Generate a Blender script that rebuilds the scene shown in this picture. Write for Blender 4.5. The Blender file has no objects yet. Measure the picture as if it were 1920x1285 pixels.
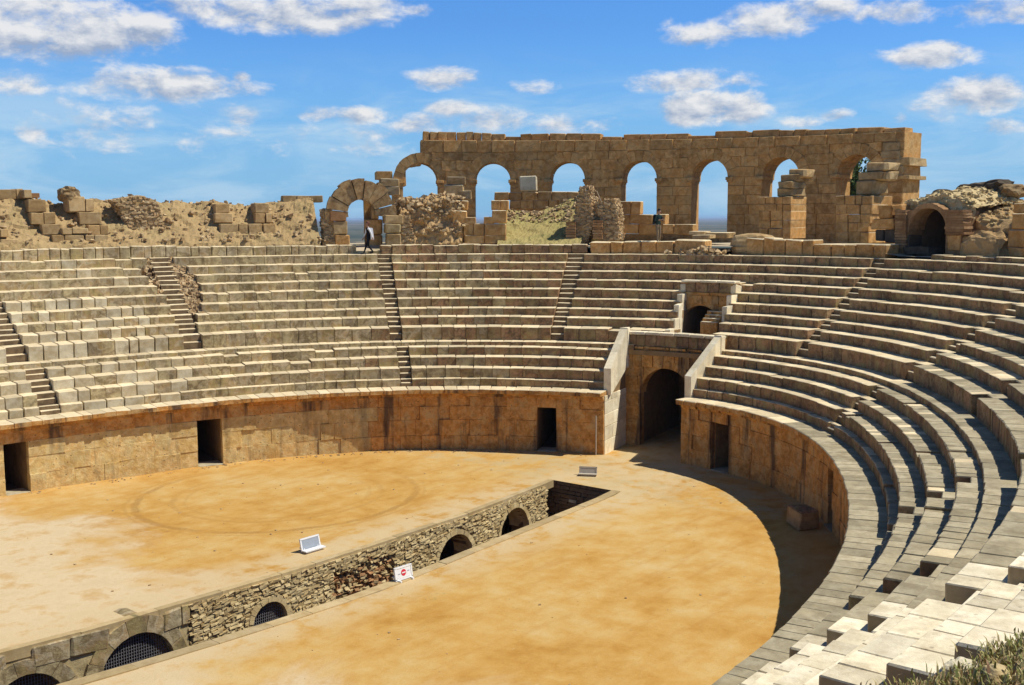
import bpy, math, random
import numpy as np
from mathutils import Vector, Matrix, noise as mnoise
random.seed(11)
rng = np.random.default_rng(7)
R = math.radians
C = bpy.context.scene.collection
scene = bpy.context.scene

# ------------------------------------------------------------------ camera
CAM = np.array([-14.0729, -24.7460, 10.4093])
CR = np.array([0.62250805, -0.7826032, -0.00399442])
CU = np.array([0.08892805, 0.06566353, 0.99387127])
CF = np.array([0.77754455, 0.61904809, -0.11047145])
FPX = 2087.178                                     # focal length in pixels of a 1920 wide frame
cam_d = bpy.data.cameras.new('camera')
cam = bpy.data.objects.new('camera', cam_d); C.objects.link(cam)
M = Matrix.Identity(4)
for i in range(3):
    M[i][0], M[i][1], M[i][2], M[i][3] = CR[i], CU[i], -CF[i], CAM[i]
cam.matrix_world = M
cam_d.sensor_width = 36.0; cam_d.lens = FPX / 1920 * 36.0
cam_d.clip_start = 0.1; cam_d.clip_end = 60000
scene.camera = cam

# ------------------------------------------------------------------ light
SUN_AZ, SUN_EL = R(-53), R(57.5)
sd = bpy.data.lights.new('sun', 'SUN'); sun = bpy.data.objects.new('sun', sd); C.objects.link(sun)
sd.energy = 4.95; sd.angle = R(0.53); sd.color = (1.0, 0.965, 0.90)
sv = Vector((math.cos(SUN_AZ) * math.cos(SUN_EL), math.sin(SUN_AZ) * math.cos(SUN_EL), math.sin(SUN_EL)))
sun.rotation_euler = sv.to_track_quat('Z', 'Y').to_euler(); sun.location = (20, -30, 60)
scene.view_settings.view_transform = 'Standard'; scene.view_settings.look = 'None'
scene.view_settings.exposure = 0.0; scene.view_settings.gamma = 1.0
scene.view_settings.use_curve_mapping = False
scene.render.engine = 'CYCLES'
scene.cycles.max_bounces = 6; scene.cycles.diffuse_bounces = 4

class NT:
    """small helper for writing node trees"""
    def __init__(s, tree): s.t = tree; s.t.nodes.clear()
    def n(s, typ, **kw):
        nd = s.t.nodes.new(typ)
        for k, v in kw.items(): setattr(nd, k, v)
        return nd
    def put(s, sock, v):
        if v is None: return
        if hasattr(v, 'is_output'): s.t.links.new(v, sock)
        else:
            if sock.type == 'RGBA' and len(v) == 3: v = (*v, 1)
            sock.default_value = v
    def m(s, op, a, b=None, c=None, clamp=False):
        nd = s.n('ShaderNodeMath', operation=op, use_clamp=clamp)
        for i, v in enumerate((a, b, c)): s.put(nd.inputs[i], v)
        return nd.outputs[0]
    def vm(s, op, a, b=None):
        nd = s.n('ShaderNodeVectorMath', operation=op)
        for i, v in enumerate((a, b)): s.put(nd.inputs[i], v)
        return nd.outputs[1] if op in ('DOT_PRODUCT', 'LENGTH', 'DISTANCE') else nd.outputs[0]
    def noise(s, vec, scale, detail=4, rough=.55, dist=0.0):
        nd = s.n('ShaderNodeTexNoise'); s.put(nd.inputs['Vector'], vec)
        nd.inputs['Scale'].default_value = scale; nd.inputs['Detail'].default_value = detail
        nd.inputs['Roughness'].default_value = rough; nd.inputs['Distortion'].default_value = dist
        return nd.outputs[0]
    def smooth(s, v, a, b, lo=0.0, hi=1.0):
        nd = s.n('ShaderNodeMapRange', interpolation_type='SMOOTHSTEP')
        for i, x in enumerate((v, a, b, lo, hi)): s.put(nd.inputs[i], x)
        return nd.outputs[0]
    def mix(s, f, a, b, typ='MIX'):
        nd = s.n('ShaderNodeMix', data_type='RGBA', blend_type=typ)
        s.put(nd.inputs[0], f); s.put(nd.inputs[6], a); s.put(nd.inputs[7], b)
        return nd.outputs[2]
    def ramp(s, f, cols, mode='LINEAR'):
        nd = s.n('ShaderNodeValToRGB'); cr = nd.color_ramp; cr.interpolation = mode
        k = len(cols)
        while len(cr.elements) < k: cr.elements.new(0.5)
        for i, c in enumerate(cols):
            cr.elements[i].position = i / (k if mode == 'CONSTANT' else max(1, k - 1)); cr.elements[i].color = (*c, 1)
        s.put(nd.inputs[0], f); return nd.outputs[0]

def px_dir(px, py):
    d = CF + (px - 960) / FPX * CR - (py - 642.5) / FPX * CU
    return d / np.linalg.norm(d)

# ------------------------------------------------------------------ sky
w = bpy.data.worlds.new('World'); scene.world = w; w.use_nodes = True
t = NT(w.node_tree)
sky = t.n('ShaderNodeTexSky', sky_type='NISHITA', sun_disc=False)
sky.sun_elevation = SUN_EL; sky.sun_rotation = R(90) - SUN_AZ
sky.altitude = 0; sky.air_density = 1.0; sky.dust_density = 0.3; sky.ozone_density = 2.2
d = t.n('ShaderNodeTexCoord').outputs['Generated']
sep = t.n('ShaderNodeSeparateXYZ'); t.put(sep.inputs[0], d)
az = t.m('ARCTAN2', sep.outputs[1], sep.outputs[0]); el = t.m('ARCSINE', sep.outputs[2])
# clouds: (azimuth, elevation) of each cumulus, read off as directions; beyond them the same noise goes on
CL = [(60,35,120,60,1),(180,55,110,45,1),(270,62,52,30,1),(30,70,60,25,.9),(420,15,110,26,1),(560,25,130,32,1),(660,8,90,28,.9),(782,18,22,9,.6),
      (30,155,45,20,.8),(280,158,115,26,.95),(400,163,70,16,.7),(452,146,14,8,.7),(60,247,24,14,.8),(445,215,34,18,.8),(430,245,40,16,.35),(820,146,62,17,.8),
      (650,215,75,14,.9),(860,205,50,14,.8),(800,235,60,18,.7),(920,225,100,20,.8),(1060,235,70,14,.6),(990,162,45,12,.5),
      (1330,62,70,22,.95),(1440,38,80,26,1),(1540,16,60,20,.9),(1690,25,52,20,.9),(1640,22,40,14,.7),(1880,18,75,22,.9),(1252,40,14,9,.5),
      (1745,104,70,18,1),(1285,152,95,16,.6),(1400,150,45,10,.4),(1335,203,78,26,1.15),(1280,208,38,22,1),(1390,200,42,24,1),(1830,178,66,26,1.05),(1770,205,50,18,.6),(1760,222,30,8,.5),
      (1500,228,28,10,.6),(1574,216,26,9,.7),(1686,222,14,9,.6),(1880,238,30,10,.4),(220,240,170,30,.3),(600,265,180,22,.22)]
best = None; vert = None
for px, py, rx, ry, s in CL:
    v = px_dir(px, py); a0 = math.atan2(v[1], v[0]); e0 = math.asin(v[2])
    u = t.m('MULTIPLY_ADD', az, FPX / rx, -a0 * FPX / rx); q = t.m('MULTIPLY_ADD', el, FPX / ry, -e0 * FPX / ry)
    rr = t.m('ADD', t.m('MULTIPLY', u, u), t.m('MULTIPLY', q, q))
    b = t.m('MULTIPLY_ADD', t.m('MULTIPLY', rr, -.50 * s), 1.0, s)
    b = t.m('MAXIMUM', b, -1.0)
    vw = t.m('MULTIPLY', t.m('MAXIMUM', b, 0.0), q)
    best = b if best is None else t.m('SMOOTH_MAX', best, b, .25)
    vert = vw if vert is None else t.m('ADD', vert, vw)
sc3 = t.vm('MULTIPLY', d, (1, 1, 2.0))
n1 = t.noise(sc3, 25, 10, .62, .15); n2 = t.noise(t.vm('ADD', sc3, (0.004, -.004, .016)), 25, 7, .60, .15)
nb = t.noise(t.vm('MULTIPLY', d, (1, 1, 2.6)), 5.0, 3, .5)
wild = t.smooth(nb, .53, .73, -1.0, .8)                     # the same kind of cloud elsewhere in the sky
inframe = t.smooth(t.m('ABSOLUTE', t.m('SUBTRACT', az, R(38.5))), R(26), R(32))
high = t.smooth(el, R(10), R(13))
wild = t.m('SUBTRACT', t.m('MULTIPLY', t.m('ADD', wild, 1.0), t.m('MAXIMUM', inframe, high)), 1.0)
dens = t.m('MAXIMUM', best, wild)
dens = t.m('ADD', dens, t.m('MULTIPLY', t.m('SUBTRACT', n1, .5), 2.9))
cov = t.smooth(dens, .06, 1.0)
veil_n = t.noise(t.vm('MULTIPLY', d, (1, 1, 4.0)), 7, 6, .6, .5)
veil = t.m('MULTIPLY', t.smooth(veil_n, .40, .68), t.smooth(el, R(9.0), R(4.0), 0.0, .7))
lit = t.m('MULTIPLY_ADD', t.m('SUBTRACT', n1, n2), 3.2, .60)
lit = t.m('ADD', lit, t.m('MULTIPLY', vert, .42), clamp=True)
ccol = t.mix(lit, (.40, .49, .66), (.98, .98, .98))
bgsky = t.n('ShaderNodeBackground'); bgsky.inputs[1].default_value = .115
skyc = t.mix(1.0, sky.outputs[0], (.40, .77, 1.26), 'MULTIPLY')
skyc = t.mix(t.smooth(el, R(10), R(0.5), 0, .75), skyc, (2.1, 4.3, 6.9))
skyc = t.mix(t.smooth(el, R(11), R(55)), skyc, t.mix(1.0, skyc, (.50, .46, .41), 'MULTIPLY'))   # dimmed and less blue overhead, added to deepen the shadows
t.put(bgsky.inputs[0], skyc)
bgc = t.n('ShaderNodeBackground'); t.put(bgc.inputs[0], ccol); bgc.inputs[1].default_value = .86
ms = t.n('ShaderNodeMixShader')
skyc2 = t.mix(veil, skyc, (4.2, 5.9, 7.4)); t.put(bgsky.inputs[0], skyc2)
t.put(ms.inputs[0], t.m('MULTIPLY', cov, .95)); t.put(ms.inputs[1], bgsky.outputs[0]); t.put(ms.inputs[2], bgc.outputs[0])
t.put(t.n('ShaderNodeOutputWorld').inputs[0], ms.outputs[0])
w.cycles.sampling_method = 'MANUAL'; w.cycles.sample_map_resolution = 512

# ------------------------------------------------------------------ the oval
TH = np.linspace(-math.pi, math.pi, 2881)
AX, BX, EXPN = 26.8125, 16.675757, 1.99475
HARM = [-.0146, .0122, .012, -.0234, -.0732, -.0903, -.0105, -.042, -.0152, -.1644]
_c, _s = np.cos(TH), np.sin(TH); _e = 2 / EXPN
_x = AX * np.sign(_c) * np.abs(_c) ** _e; _y = BX * np.sign(_s) * np.abs(_s) ** _e
_t = np.stack([np.gradient(_x), np.gradient(_y)], -1); _t /= np.linalg.norm(_t, axis=1)[:, None] + 1e-12
NX, NY = _t[:, 1].copy(), -_t[:, 0].copy()
_o = sum(HARM[2 * i] * np.cos((i + 2) * TH) + HARM[2 * i + 1] * np.sin((i + 2) * TH) for i in range(5))
# the ring's end points wrap
NX[0] = NX[-1] = -1; NY[0] = NY[-1] = 0
RX, RY = _x + _o * NX, _y + _o * NY
def ring(th, o):
    """point on the curve that lies o metres outside the arena wall, th in degrees"""
    a = math.radians(th)
    a = (a + math.pi) % (2 * math.pi) - math.pi
    return np.array([np.interp(a, TH, RX) + o * np.interp(a, TH, NX), np.interp(a, TH, RY) + o * np.interp(a, TH, NY)])
def nrm(th):
    a = math.radians(th); a = (a + math.pi) % (2 * math.pi) - math.pi
    v = np.array([np.interp(a, TH, NX), np.interp(a, TH, NY)]); return v / np.linalg.norm(v)
def rotz_at(th):
    v = nrm(th); return math.atan2(v[1], v[0]) - math.pi / 2
def arc_table(o, th1, th2, k=400):
    ths = np.linspace(th1, th2, k); p = np.array([ring(a, o) for a in ths])
    s = np.concatenate([[0], np.cumsum(np.linalg.norm(np.diff(p, axis=0), axis=1))])
    return ths, s
def at(px, py, o, near=False):
    """survey helper: the (theta, z) at which a sight line meets the curve o metres outside the arena wall"""
    d = CF + (px - 960) / FPX * CR - (py - 642.5) / FPX * CU
    bx, by = RX + o * NX, RY + o * NY
    cr = d[0] * (by - CAM[1]) - d[1] * (bx - CAM[0]); dt = d[0] * (bx - CAM[0]) + d[1] * (by - CAM[1])
    k = np.where((np.sign(cr[1:]) != np.sign(cr[:-1])) & (dt[1:] > 0))[0]
    i = k[np.argmin(dt[k]) if near else np.argmax(dt[k])]; f = cr[i] / (cr[i] - cr[i + 1])
    dd = dt[i] + f * (dt[i + 1] - dt[i]); tt = dd / (d[0] ** 2 + d[1] ** 2)
    return math.degrees(TH[i] + f * (TH[i + 1] - TH[i])), CAM[2] + tt * d[2]

# ------------------------------------------------------------------ materials
def new_mat(name):
    m = bpy.data.materials.new(name); m.use_nodes = True
    return m, NT(m.node_tree)
def finish(t, col, rough=.95, bump=None, bs=.5, bd=.03, spec=.15):
    b = t.n('ShaderNodeBsdfPrincipled'); t.put(b.inputs['Base Color'], col); t.put(b.inputs['Roughness'], rough)
    b.inputs['Specular IOR Level'].default_value = spec
    if bump is not None:
        bn = t.n('ShaderNodeBump'); bn.inputs['Strength'].default_value = bs; bn.inputs['Distance'].default_value = bd
        t.put(bn.inputs['Height'], bump); t.put(b.inputs['Normal'], bn.outputs[0])
    t.put(t.n('ShaderNodeOutputMaterial').inputs[0], b.outputs[0])
def warm(c): return (c[0], c[1] * .965, c[2] * .85)
def stone(name, cols, stain=(.10, .08, .06), stain_amt=.5, mott=.35, lichen=None, lichen_amt=.0, streak=0.0, island=False, bs=.55, bd=.03, sc=1.0, pits=0.0, blotch=.55, tone=.22):
    m, t = new_mat(name)
    cols = [warm(c) for c in cols]; stain = warm(stain); lichen = warm(lichen) if lichen else None
    pos = t.n('ShaderNodeNewGeometry'); P = pos.outputs['Position']
    rnd = pos.outputs['Random Per Island'] if island else t.n('ShaderNodeObjectInfo').outputs['Random']
    # the tint wanders inside and across the blocks (old render, repairs, lichen), it does not follow the joints alone
    wander = t.noise(t.vm('ADD', P, (3.3, 1.7, 8.1)), 1.5 * sc, 5, .62, .35)
    sel = t.m('ADD', t.m('MULTIPLY', rnd, 1 - blotch), t.m('MULTIPLY', t.smooth(wander, .30, .70), blotch))
    base = t.ramp(sel, cols)
    big = t.noise(P, .55 * sc, 5, .6); mid = t.noise(P, 3.2 * sc, 6, .65); fine = t.noise(P, 19 * sc, 8, .7)
    # every block is a little lighter or darker than its neighbour
    r2 = t.m('FRACT', t.m('MULTIPLY', rnd, 37.7)); tv = tone
    base = t.mix(1.0, base, t.ramp(r2, [(1 - tv,) * 3, (1.0, 1.0, 1.0), (1 + tv * .65,) * 3]), 'MULTIPLY')
    base = t.mix(t.smooth(mid, .38, .66, 0, mott), base, t.mix(1.0, base, (.52, .46, .40), 'MULTIPLY'))
    base = t.mix(t.smooth(fine, .45, .75, 0, .5), base, t.mix(1.0, base, (1.32, 1.29, 1.22), 'MULTIPLY'))
    base = t.mix(t.smooth(t.m('ADD', t.m('MULTIPLY', big, .6), t.m('MULTIPLY', mid, .4)), .52, .66, 0, stain_amt), base, stain)
    if lichen: base = t.mix(t.smooth(t.noise(t.vm('ADD', P, (7, 3, 1)), 1.3 * sc, 7, .7), .50, .64, 0, lichen_amt), base, lichen)
    if streak:
        sp = t.vm('MULTIPLY', P, (2.2, 2.2, .22)); st = t.noise(sp, .75, 6, .6)
        base = t.mix(t.smooth(st, .52, .66, 0, streak), base, (.065, .050, .040))
    if pits:
        vo = t.n('ShaderNodeTexVoronoi'); vo.inputs['Scale'].default_value = 4.2; t.put(vo.inputs['Vector'], t.vm('ADD', P, (.3, .1, .7)))
        base = t.mix(t.smooth(vo.outputs['Distance'], .14, .07, 0, pits), base, (.05, .035, .025))
    h = t.m('ADD', t.m('MULTIPLY', fine, .5), mid)
    finish(t, base, .96, h, bs, bd)
    return m
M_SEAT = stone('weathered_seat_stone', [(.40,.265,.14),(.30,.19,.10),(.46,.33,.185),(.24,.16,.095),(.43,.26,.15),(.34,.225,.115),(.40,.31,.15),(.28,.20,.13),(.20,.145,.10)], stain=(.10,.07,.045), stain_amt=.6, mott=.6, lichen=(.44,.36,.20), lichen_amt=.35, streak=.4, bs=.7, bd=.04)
M_SEATG = stone('lichened_seat_stone', [(.46,.36,.20),(.37,.29,.16),(.54,.45,.27),(.28,.215,.12),(.51,.43,.30),(.43,.31,.165),(.41,.335,.16),(.32,.25,.165)], stain=(.135,.11,.055), stain_amt=.6, mott=.6, lichen=(.50,.44,.28), lichen_amt=.5, streak=.3, bs=.7, bd=.04)
M_STEP = stone('dark_step_stone', [(.22,.155,.09),(.17,.12,.075),(.27,.195,.115),(.20,.15,.10)], stain=(.08,.058,.04), stain_amt=.5, mott=.5)
M_PATCH = stone('pale_patched_stone', [(.56,.49,.34),(.60,.55,.43),(.49,.41,.27),(.57,.50,.38)], stain=(.30,.23,.13), stain_amt=.7, mott=.35)
M_TREAD = stone('sunlit_tread_stone', [(.76,.65,.46),(.70,.58,.39),(.80,.70,.51)], stain=(.50,.39,.24), stain_amt=.45, mott=.2)  # pale tread caps, lightened further for the sun on the top faces
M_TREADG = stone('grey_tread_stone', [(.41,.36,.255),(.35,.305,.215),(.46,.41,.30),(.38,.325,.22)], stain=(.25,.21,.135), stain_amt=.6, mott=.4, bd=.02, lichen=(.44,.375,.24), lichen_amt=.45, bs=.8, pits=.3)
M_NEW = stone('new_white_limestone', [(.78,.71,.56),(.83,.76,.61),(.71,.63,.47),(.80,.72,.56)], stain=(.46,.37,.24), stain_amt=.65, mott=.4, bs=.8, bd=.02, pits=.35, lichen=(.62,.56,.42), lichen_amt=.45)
M_NEWS = stone('shaded_limestone_side', [(.46,.36,.225),(.41,.315,.19),(.50,.40,.26)], stain=(.24,.16,.085), stain_amt=.55, mott=.35, bs=.4, bd=.012)  # same limestone on the side faces, their shade put into the colour
M_POD = stone('ochre_podium_stone', [(.64,.335,.10),(.55,.275,.075),(.70,.41,.155),(.62,.30,.08),(.66,.42,.18),(.50,.25,.075)], stain=(.33,.15,.045), stain_amt=.55, mott=.6, lichen=(.62,.47,.25), lichen_amt=.5, streak=.8, bs=.9, bd=.05, pits=.75, blotch=.85, tone=.12)
M_PODL = stone('sunlit_podium_stone', [(.72,.54,.25),(.66,.47,.19),(.76,.60,.31),(.70,.48,.20),(.60,.47,.24)], stain=(.58,.34,.11), stain_amt=.6, mott=.5, blotch=.85, tone=.10, bs=.9, lichen=(.62,.56,.32), lichen_amt=.45, streak=.38, bd=.05, pits=.75)  # lit copy of the podium stone, sunlight painted into its tone
M_RUIN = stone('brown_ruin_stone', [(.58,.335,.13),(.46,.26,.095),(.64,.40,.175),(.54,.285,.095),(.60,.37,.16),(.42,.25,.105)], stain=(.26,.135,.055), stain_amt=.5, mott=.5, lichen=(.54,.40,.22), lichen_amt=.3, bd=.05, pits=.35)
M_TAN = stone('tan_ruin_stone', [(.48,.33,.165),(.40,.265,.125),(.53,.385,.21),(.36,.245,.12)], stain=(.20,.13,.07), stain_amt=.5, mott=.5, lichen=(.52,.44,.28), lichen_amt=.3, bd=.05)
M_TANR = stone('rough_arch_stone', [(.38,.255,.13),(.31,.20,.10),(.43,.31,.17),(.34,.215,.10)], stain=(.13,.085,.05), stain_amt=.65, mott=.7, lichen=(.46,.38,.24), lichen_amt=.4, bd=.09, pits=.6, sc=1.4)
M_PALE = stone('pale_worked_stone', [(.85,.77,.60),(.80,.71,.53),(.88,.82,.66)], stain=(.55,.44,.28), stain_amt=.4, mott=.25)
M_RUB = stone('rubble_stone', [(.47,.34,.19),(.38,.25,.13),(.54,.42,.26),(.34,.22,.115),(.57,.47,.33)], stain=(.22,.14,.08), stain_amt=.3, mott=.3, island=True)
M_RUBG = stone('grey_rubble_stone', [(.54,.42,.225),(.47,.35,.175),(.60,.49,.29),(.50,.38,.20),(.42,.31,.155)], stain=(.28,.21,.11), stain_amt=.35, mott=.4, island=True)
M_BRICK = stone('roman_brick', [(.44,.25,.125),(.37,.20,.095),(.49,.31,.17)], stain=(.20,.11,.055), stain_amt=.4, mott=.4, island=True)
M_BRICKD = stone('shaded_vault_brick', [(.34,.20,.105),(.28,.165,.085),(.38,.24,.13),(.25,.16,.095)], stain=(.12,.075,.045), stain_amt=.5, mott=.4, island=True)  # brick darkened in colour for the shade on the vault front
M_MORTAR = stone('earth_mortar', [(.30,.20,.105),(.30,.20,.105)], stain=(.12,.085,.055), stain_amt=.5, mott=.4, bd=.06)
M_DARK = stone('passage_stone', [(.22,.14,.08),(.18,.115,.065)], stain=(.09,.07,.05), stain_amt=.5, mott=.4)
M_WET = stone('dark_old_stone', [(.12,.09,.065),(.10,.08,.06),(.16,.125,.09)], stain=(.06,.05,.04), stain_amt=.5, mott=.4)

def earth(name, cols, grass=None, gamt=0.0, bs=.8, bd=.12):
    m, t = new_mat(name); P = t.n('ShaderNodeNewGeometry').outputs['Position']
    a = t.noise(P, .5, 6, .65); b = t.noise(P, 5.5, 8, .72); c = t.noise(P, 28, 6, .7)
    col = t.ramp(t.m('ADD', t.m('MULTIPLY', a, .5), t.m('MULTIPLY', b, .5)), cols)
    col = t.mix(t.smooth(c, .4, .7, 0, .55), col, t.mix(1.0, col, (1.35, 1.3, 1.2), 'MULTIPLY'))
    if grass: col = t.mix(t.smooth(t.noise(P, .8, 7, .7), .48, .62, 0, gamt), col, grass)
    finish(t, col, 1.0, t.m('ADD', b, t.m('MULTIPLY', c, .4)), bs, bd)
    return m
M_EARTH = earth('dry_bank_earth', [(.24,.145,.065),(.39,.26,.115),(.47,.33,.155),(.54,.41,.22)], (.30,.26,.11), .25)
M_SLOPE = earth('grassy_slope', [(.20,.15,.06),(.34,.27,.10),(.42,.34,.13),(.48,.38,.18)], (.27,.25,.08), .45)
M_OCHRE = earth('eroded_ochre_core', [(.22,.13,.06),(.46,.29,.12),(.56,.38,.18),(.60,.46,.27)])
M_TERR = earth('terrace_dirt', [(.34,.26,.16),(.48,.39,.26),(.55,.46,.32)], (.24,.26,.09), .55, .4, .04)

# arena sand
M_SAND, t = new_mat('arena_sand')
P = t.n('ShaderNodeNewGeometry').outputs['Position']; sp = t.n('ShaderNodeSeparateXYZ'); t.put(sp.inputs[0], P); X, Y = sp.outputs[0], sp.outputs[1]
a = t.noise(P, .16, 6, .62, .4); b = t.noise(P, 1.1, 7, .65); c = t.noise(P, 14, 8, .7)
st = t.noise(t.vm('MULTIPLY', P, (.35, 2.0, 1)), 1.0, 6, .6)
v = t.m('ADD', t.m('MULTIPLY', a, .55), t.m('MULTIPLY', b, .45))
col = t.ramp(t.smooth(v, .33, .68), [(.43,.215,.045),(.51,.285,.072),(.545,.325,.096),(.57,.37,.13),(.59,.415,.18)])
col = t.mix(t.smooth(st, .50, .68, 0, .35), col, (.44,.215,.045))
pale = t.smooth(t.m('ADD', t.m('SUBTRACT', t.m('ADD', X, t.smooth(Y, -2.0, -4.0, 0, 2.0)), t.m('MULTIPLY', t.m('ABSOLUTE', t.m('SUBTRACT', Y, 1.5)), .10)), t.m('MULTIPLY', t.m('SUBTRACT', a, .5), 16)), 5.0, 2.6)
palec = t.ramp(t.smooth(b, .35, .65), [(.58,.425,.225),(.63,.49,.29),(.59,.45,.255)])
col = t.mix(t.m('MULTIPLY', pale, t.smooth(b, .28, .5, .55, .97)), col, palec)
# apron of pale hard ground along the trench and a greenish strip near the gate
yt = t.smooth(t.m('ABSOLUTE', t.m('ADD', Y, .7)), 4.0, 2.0, 0, .85)
col = t.mix(t.m('MULTIPLY', yt, t.smooth(b, .34, .56)), col, (.575,.435,.235))
gr = t.m('MULTIPLY', t.smooth(X, 19.5, 22.5), t.smooth(t.noise(P, .6, 6, .7), .44, .6, 0, .75))
col = t.mix(gr, col, (.50,.39,.20))
weed = t.m('MULTIPLY', t.smooth(t.noise(t.vm('ADD', P, (4, 9, 0)), .7, 7, .75), .62, .70, 0, .55), t.smooth(c, .42, .6))
col = t.mix(weed, col, (.30,.26,.10))
# tyre tracks: two wheel lines round a circle
dv = t.vm('MULTIPLY', t.vm('SUBTRACT', P, (12.9, 8.1, 0)), (1, 1.06, 0)); rad = t.m('ADD', t.vm('LENGTH', dv), t.m('MULTIPLY', t.m('SUBTRACT', b, .5), .5))
trk = None
for r0, wd, k in ((5.35, .20, .60), (4.0, .15, .30), (3.55, .10, .22), (5.7, .10, .25)):
    q = t.smooth(t.m('ABSOLUTE', t.m('SUBTRACT', rad, r0)), wd, wd * .3, 0, k); trk = q if trk is None else t.m('MAXIMUM', trk, q)
fade = t.smooth(t.m('ADD', t.m('MULTIPLY', X, .75), t.m('MULTIPLY', Y, .5)), 18.5, 13.0)
trk = t.m('MULTIPLY', t.m('MULTIPLY', trk, fade), t.m('MULTIPLY', t.smooth(b, .36, .52, .1, 1.0), t.smooth(c, .35, .6, .45, 1.0)))
col = t.mix(trk, col, (.30,.155,.04))
gr2 = t.noise(P, 55, 4, .7); col = t.mix(t.smooth(gr2, .50, .70, 0, .42), col, t.mix(1.0, col, (.62,.56,.48), 'MULTIPLY'))
spk = t.noise(t.vm('ADD', P, (2, 5, 0)), 4.5, 8, .8); col = t.mix(t.smooth(spk, .60, .70, 0, .32), col, (.38,.20,.05)); col = t.mix(t.smooth(spk, .40, .33, 0, .45), col, (.62,.49,.27))
col = t.mix(t.smooth(c, .5, .72, 0, .35), col, t.mix(1.0, col, (.70,.64,.55), 'MULTIPLY'))
finish(t, col, 1.0, t.m('SUBTRACT', t.m('ADD', t.m('MULTIPLY', b, 1.0), t.m('MULTIPLY', c, .35)), t.m('MULTIPLY', trk, .5)), .45, .05, .05)

M_PLAIN, t = new_mat('far_plain')
P = t.n('ShaderNodeNewGeometry').outputs['Position']
vo = t.n('ShaderNodeTexVoronoi'); vo.inputs['Scale'].default_value = .006; t.put(vo.inputs['Vector'], P)
f = t.m('ADD', t.m('MULTIPLY', t.noise(P, .0022, 6, .6), .7), t.m('MULTIPLY', t.noise(P, .05, 5, .7), .3))
finish(t, t.ramp(t.smooth(f, .35, .65), [(.045,.06,.045),(.07,.085,.06),(.13,.12,.08),(.26,.21,.14)]), 1.0)

def plain(name, col, rough=.6, spec=.3, var=.0):
    m, t = new_mat(name); P = t.n('ShaderNodeNewGeometry').outputs['Position']
    c_ = t.mix(t.smooth(t.noise(P, 9, 5, .6), .35, .7, 0, var), col, tuple(x * .6 for x in col)) if var else col
    finish(t, c_, rough, None, spec=spec); return m
M_WHITE = plain('white_enamel', (.80,.80,.78), .45, .4, .12)
M_PANEL = plain('grey_panel', (.34,.38,.42), .35, .5, .2)
M_TANP = plain('faded_tan_panel', (.50,.43,.32), .5, .3, .3)
M_RED = plain('red_print', (.62,.03,.06), .5); M_GREY = plain('grey_print', (.35,.34,.38), .6); M_BLUE = plain('blue_print', (.25,.33,.50), .6)
M_STEEL = plain('rusty_mesh_steel', (.20,.19,.19), .55, .4, .4)
M_TUBE = plain('tan_painted_tube', (.42,.32,.20), .5, .3, .3)
M_RUBM = stone('tan_mortar', [(.45,.36,.19),(.49,.40,.23),(.40,.31,.16)], stain=(.25,.18,.09), stain_amt=.5, mott=.4, bd=.05, pits=.4)
M_CONC = stone('kerb_concrete', [(.50,.385,.22),(.46,.35,.19),(.54,.43,.27)], stain=(.40,.27,.12), stain_amt=.5, mott=.3, bd=.015)
M_SKIN = plain('skin', (.40,.23,.15), .6); M_BLACK = plain('black_cloth', (.012,.012,.014), .9, .1, .2); M_WCLOTH = plain('white_cloth', (.75,.75,.74), .9, .1, .1)
M_BEIGE = plain('beige_cloth', (.24,.18,.11), .95, .1, .2); M_GREEN = plain('dark_green_cloth', (.025,.045,.038), .9, .1, .2); M_HAIRB = plain('auburn_hair', (.13,.045,.025), .7); M_HAIRD = plain('dark_hair', (.025,.018,.014), .7)
M_BARK = plain('bark', (.12,.085,.055), .95, .1, .4)
def leafmat(name, cols):
    m, t = new_mat(name); g = t.n('ShaderNodeNewGeometry')
    finish(t, t.ramp(g.outputs['Random Per Island'], cols), .75, None, spec=.2); return m
M_LEAF = leafmat('foliage', [(.07,.11,.03),(.11,.17,.04),(.16,.22,.06),(.09,.13,.035)])
M_GRASS = leafmat('dry_grass', [(.30,.29,.08),(.17,.20,.05),(.42,.36,.15),(.50,.40,.21),(.22,.25,.06),(.30,.17,.09),(.36,.32,.10)])

# ------------------------------------------------------------------ mesh helpers
BF = []                                                     # chamfered box: 24 vertices, 26 faces
def _cham():
    idx = {}; v = []
    for i, (sx, sy, sz) in enumerate([(x, y, z) for x in (-1, 1) for y in (-1, 1) for z in (-1, 1)]):
        for ax in range(3): idx[(sx, sy, sz, ax)] = len(v); v.append((sx, sy, sz, ax))
    f = []; kind = []
    for ax in range(3):                                     # main faces
        for s in (-1, 1):
            o = [a for a in range(3) if a != ax]; q = []
            for (p, r) in ((-1, -1), (1, -1), (1, 1), (-1, 1)):
                c = [0, 0, 0]; c[ax] = s; c[o[0]] = p; c[o[1]] = r; q.append(idx[(*c, ax)])
            if (s > 0) == (ax == 1): q.reverse()
            f.append(q); kind.append(1 if ax == 2 and s > 0 else 0)
    for ax in range(3):                                     # edge bevels along ax
        o = [a for a in range(3) if a != ax]
        for p in (-1, 1):
            for r in (-1, 1):
                c0 = [0, 0, 0]; c0[o[0]] = p; c0[o[1]] = r; c1 = list(c0); c0[ax] = -1; c1[ax] = 1
                q = [idx[(*c0, o[0])], idx[(*c1, o[0])], idx[(*c1, o[1])], idx[(*c0, o[1])]]
                f.append(q); kind.append(1 if (2 in o and (r if o[1] == 2 else p) > 0) else 0)
    for s in [(x, y, z) for x in (-1, 1) for y in (-1, 1) for z in (-1, 1)]:
        f.append([idx[(*s, 0)], idx[(*s, 1)], idx[(*s, 2)]]); kind.append(1 if s[2] > 0 else 0)
    return v, f, kind
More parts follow.
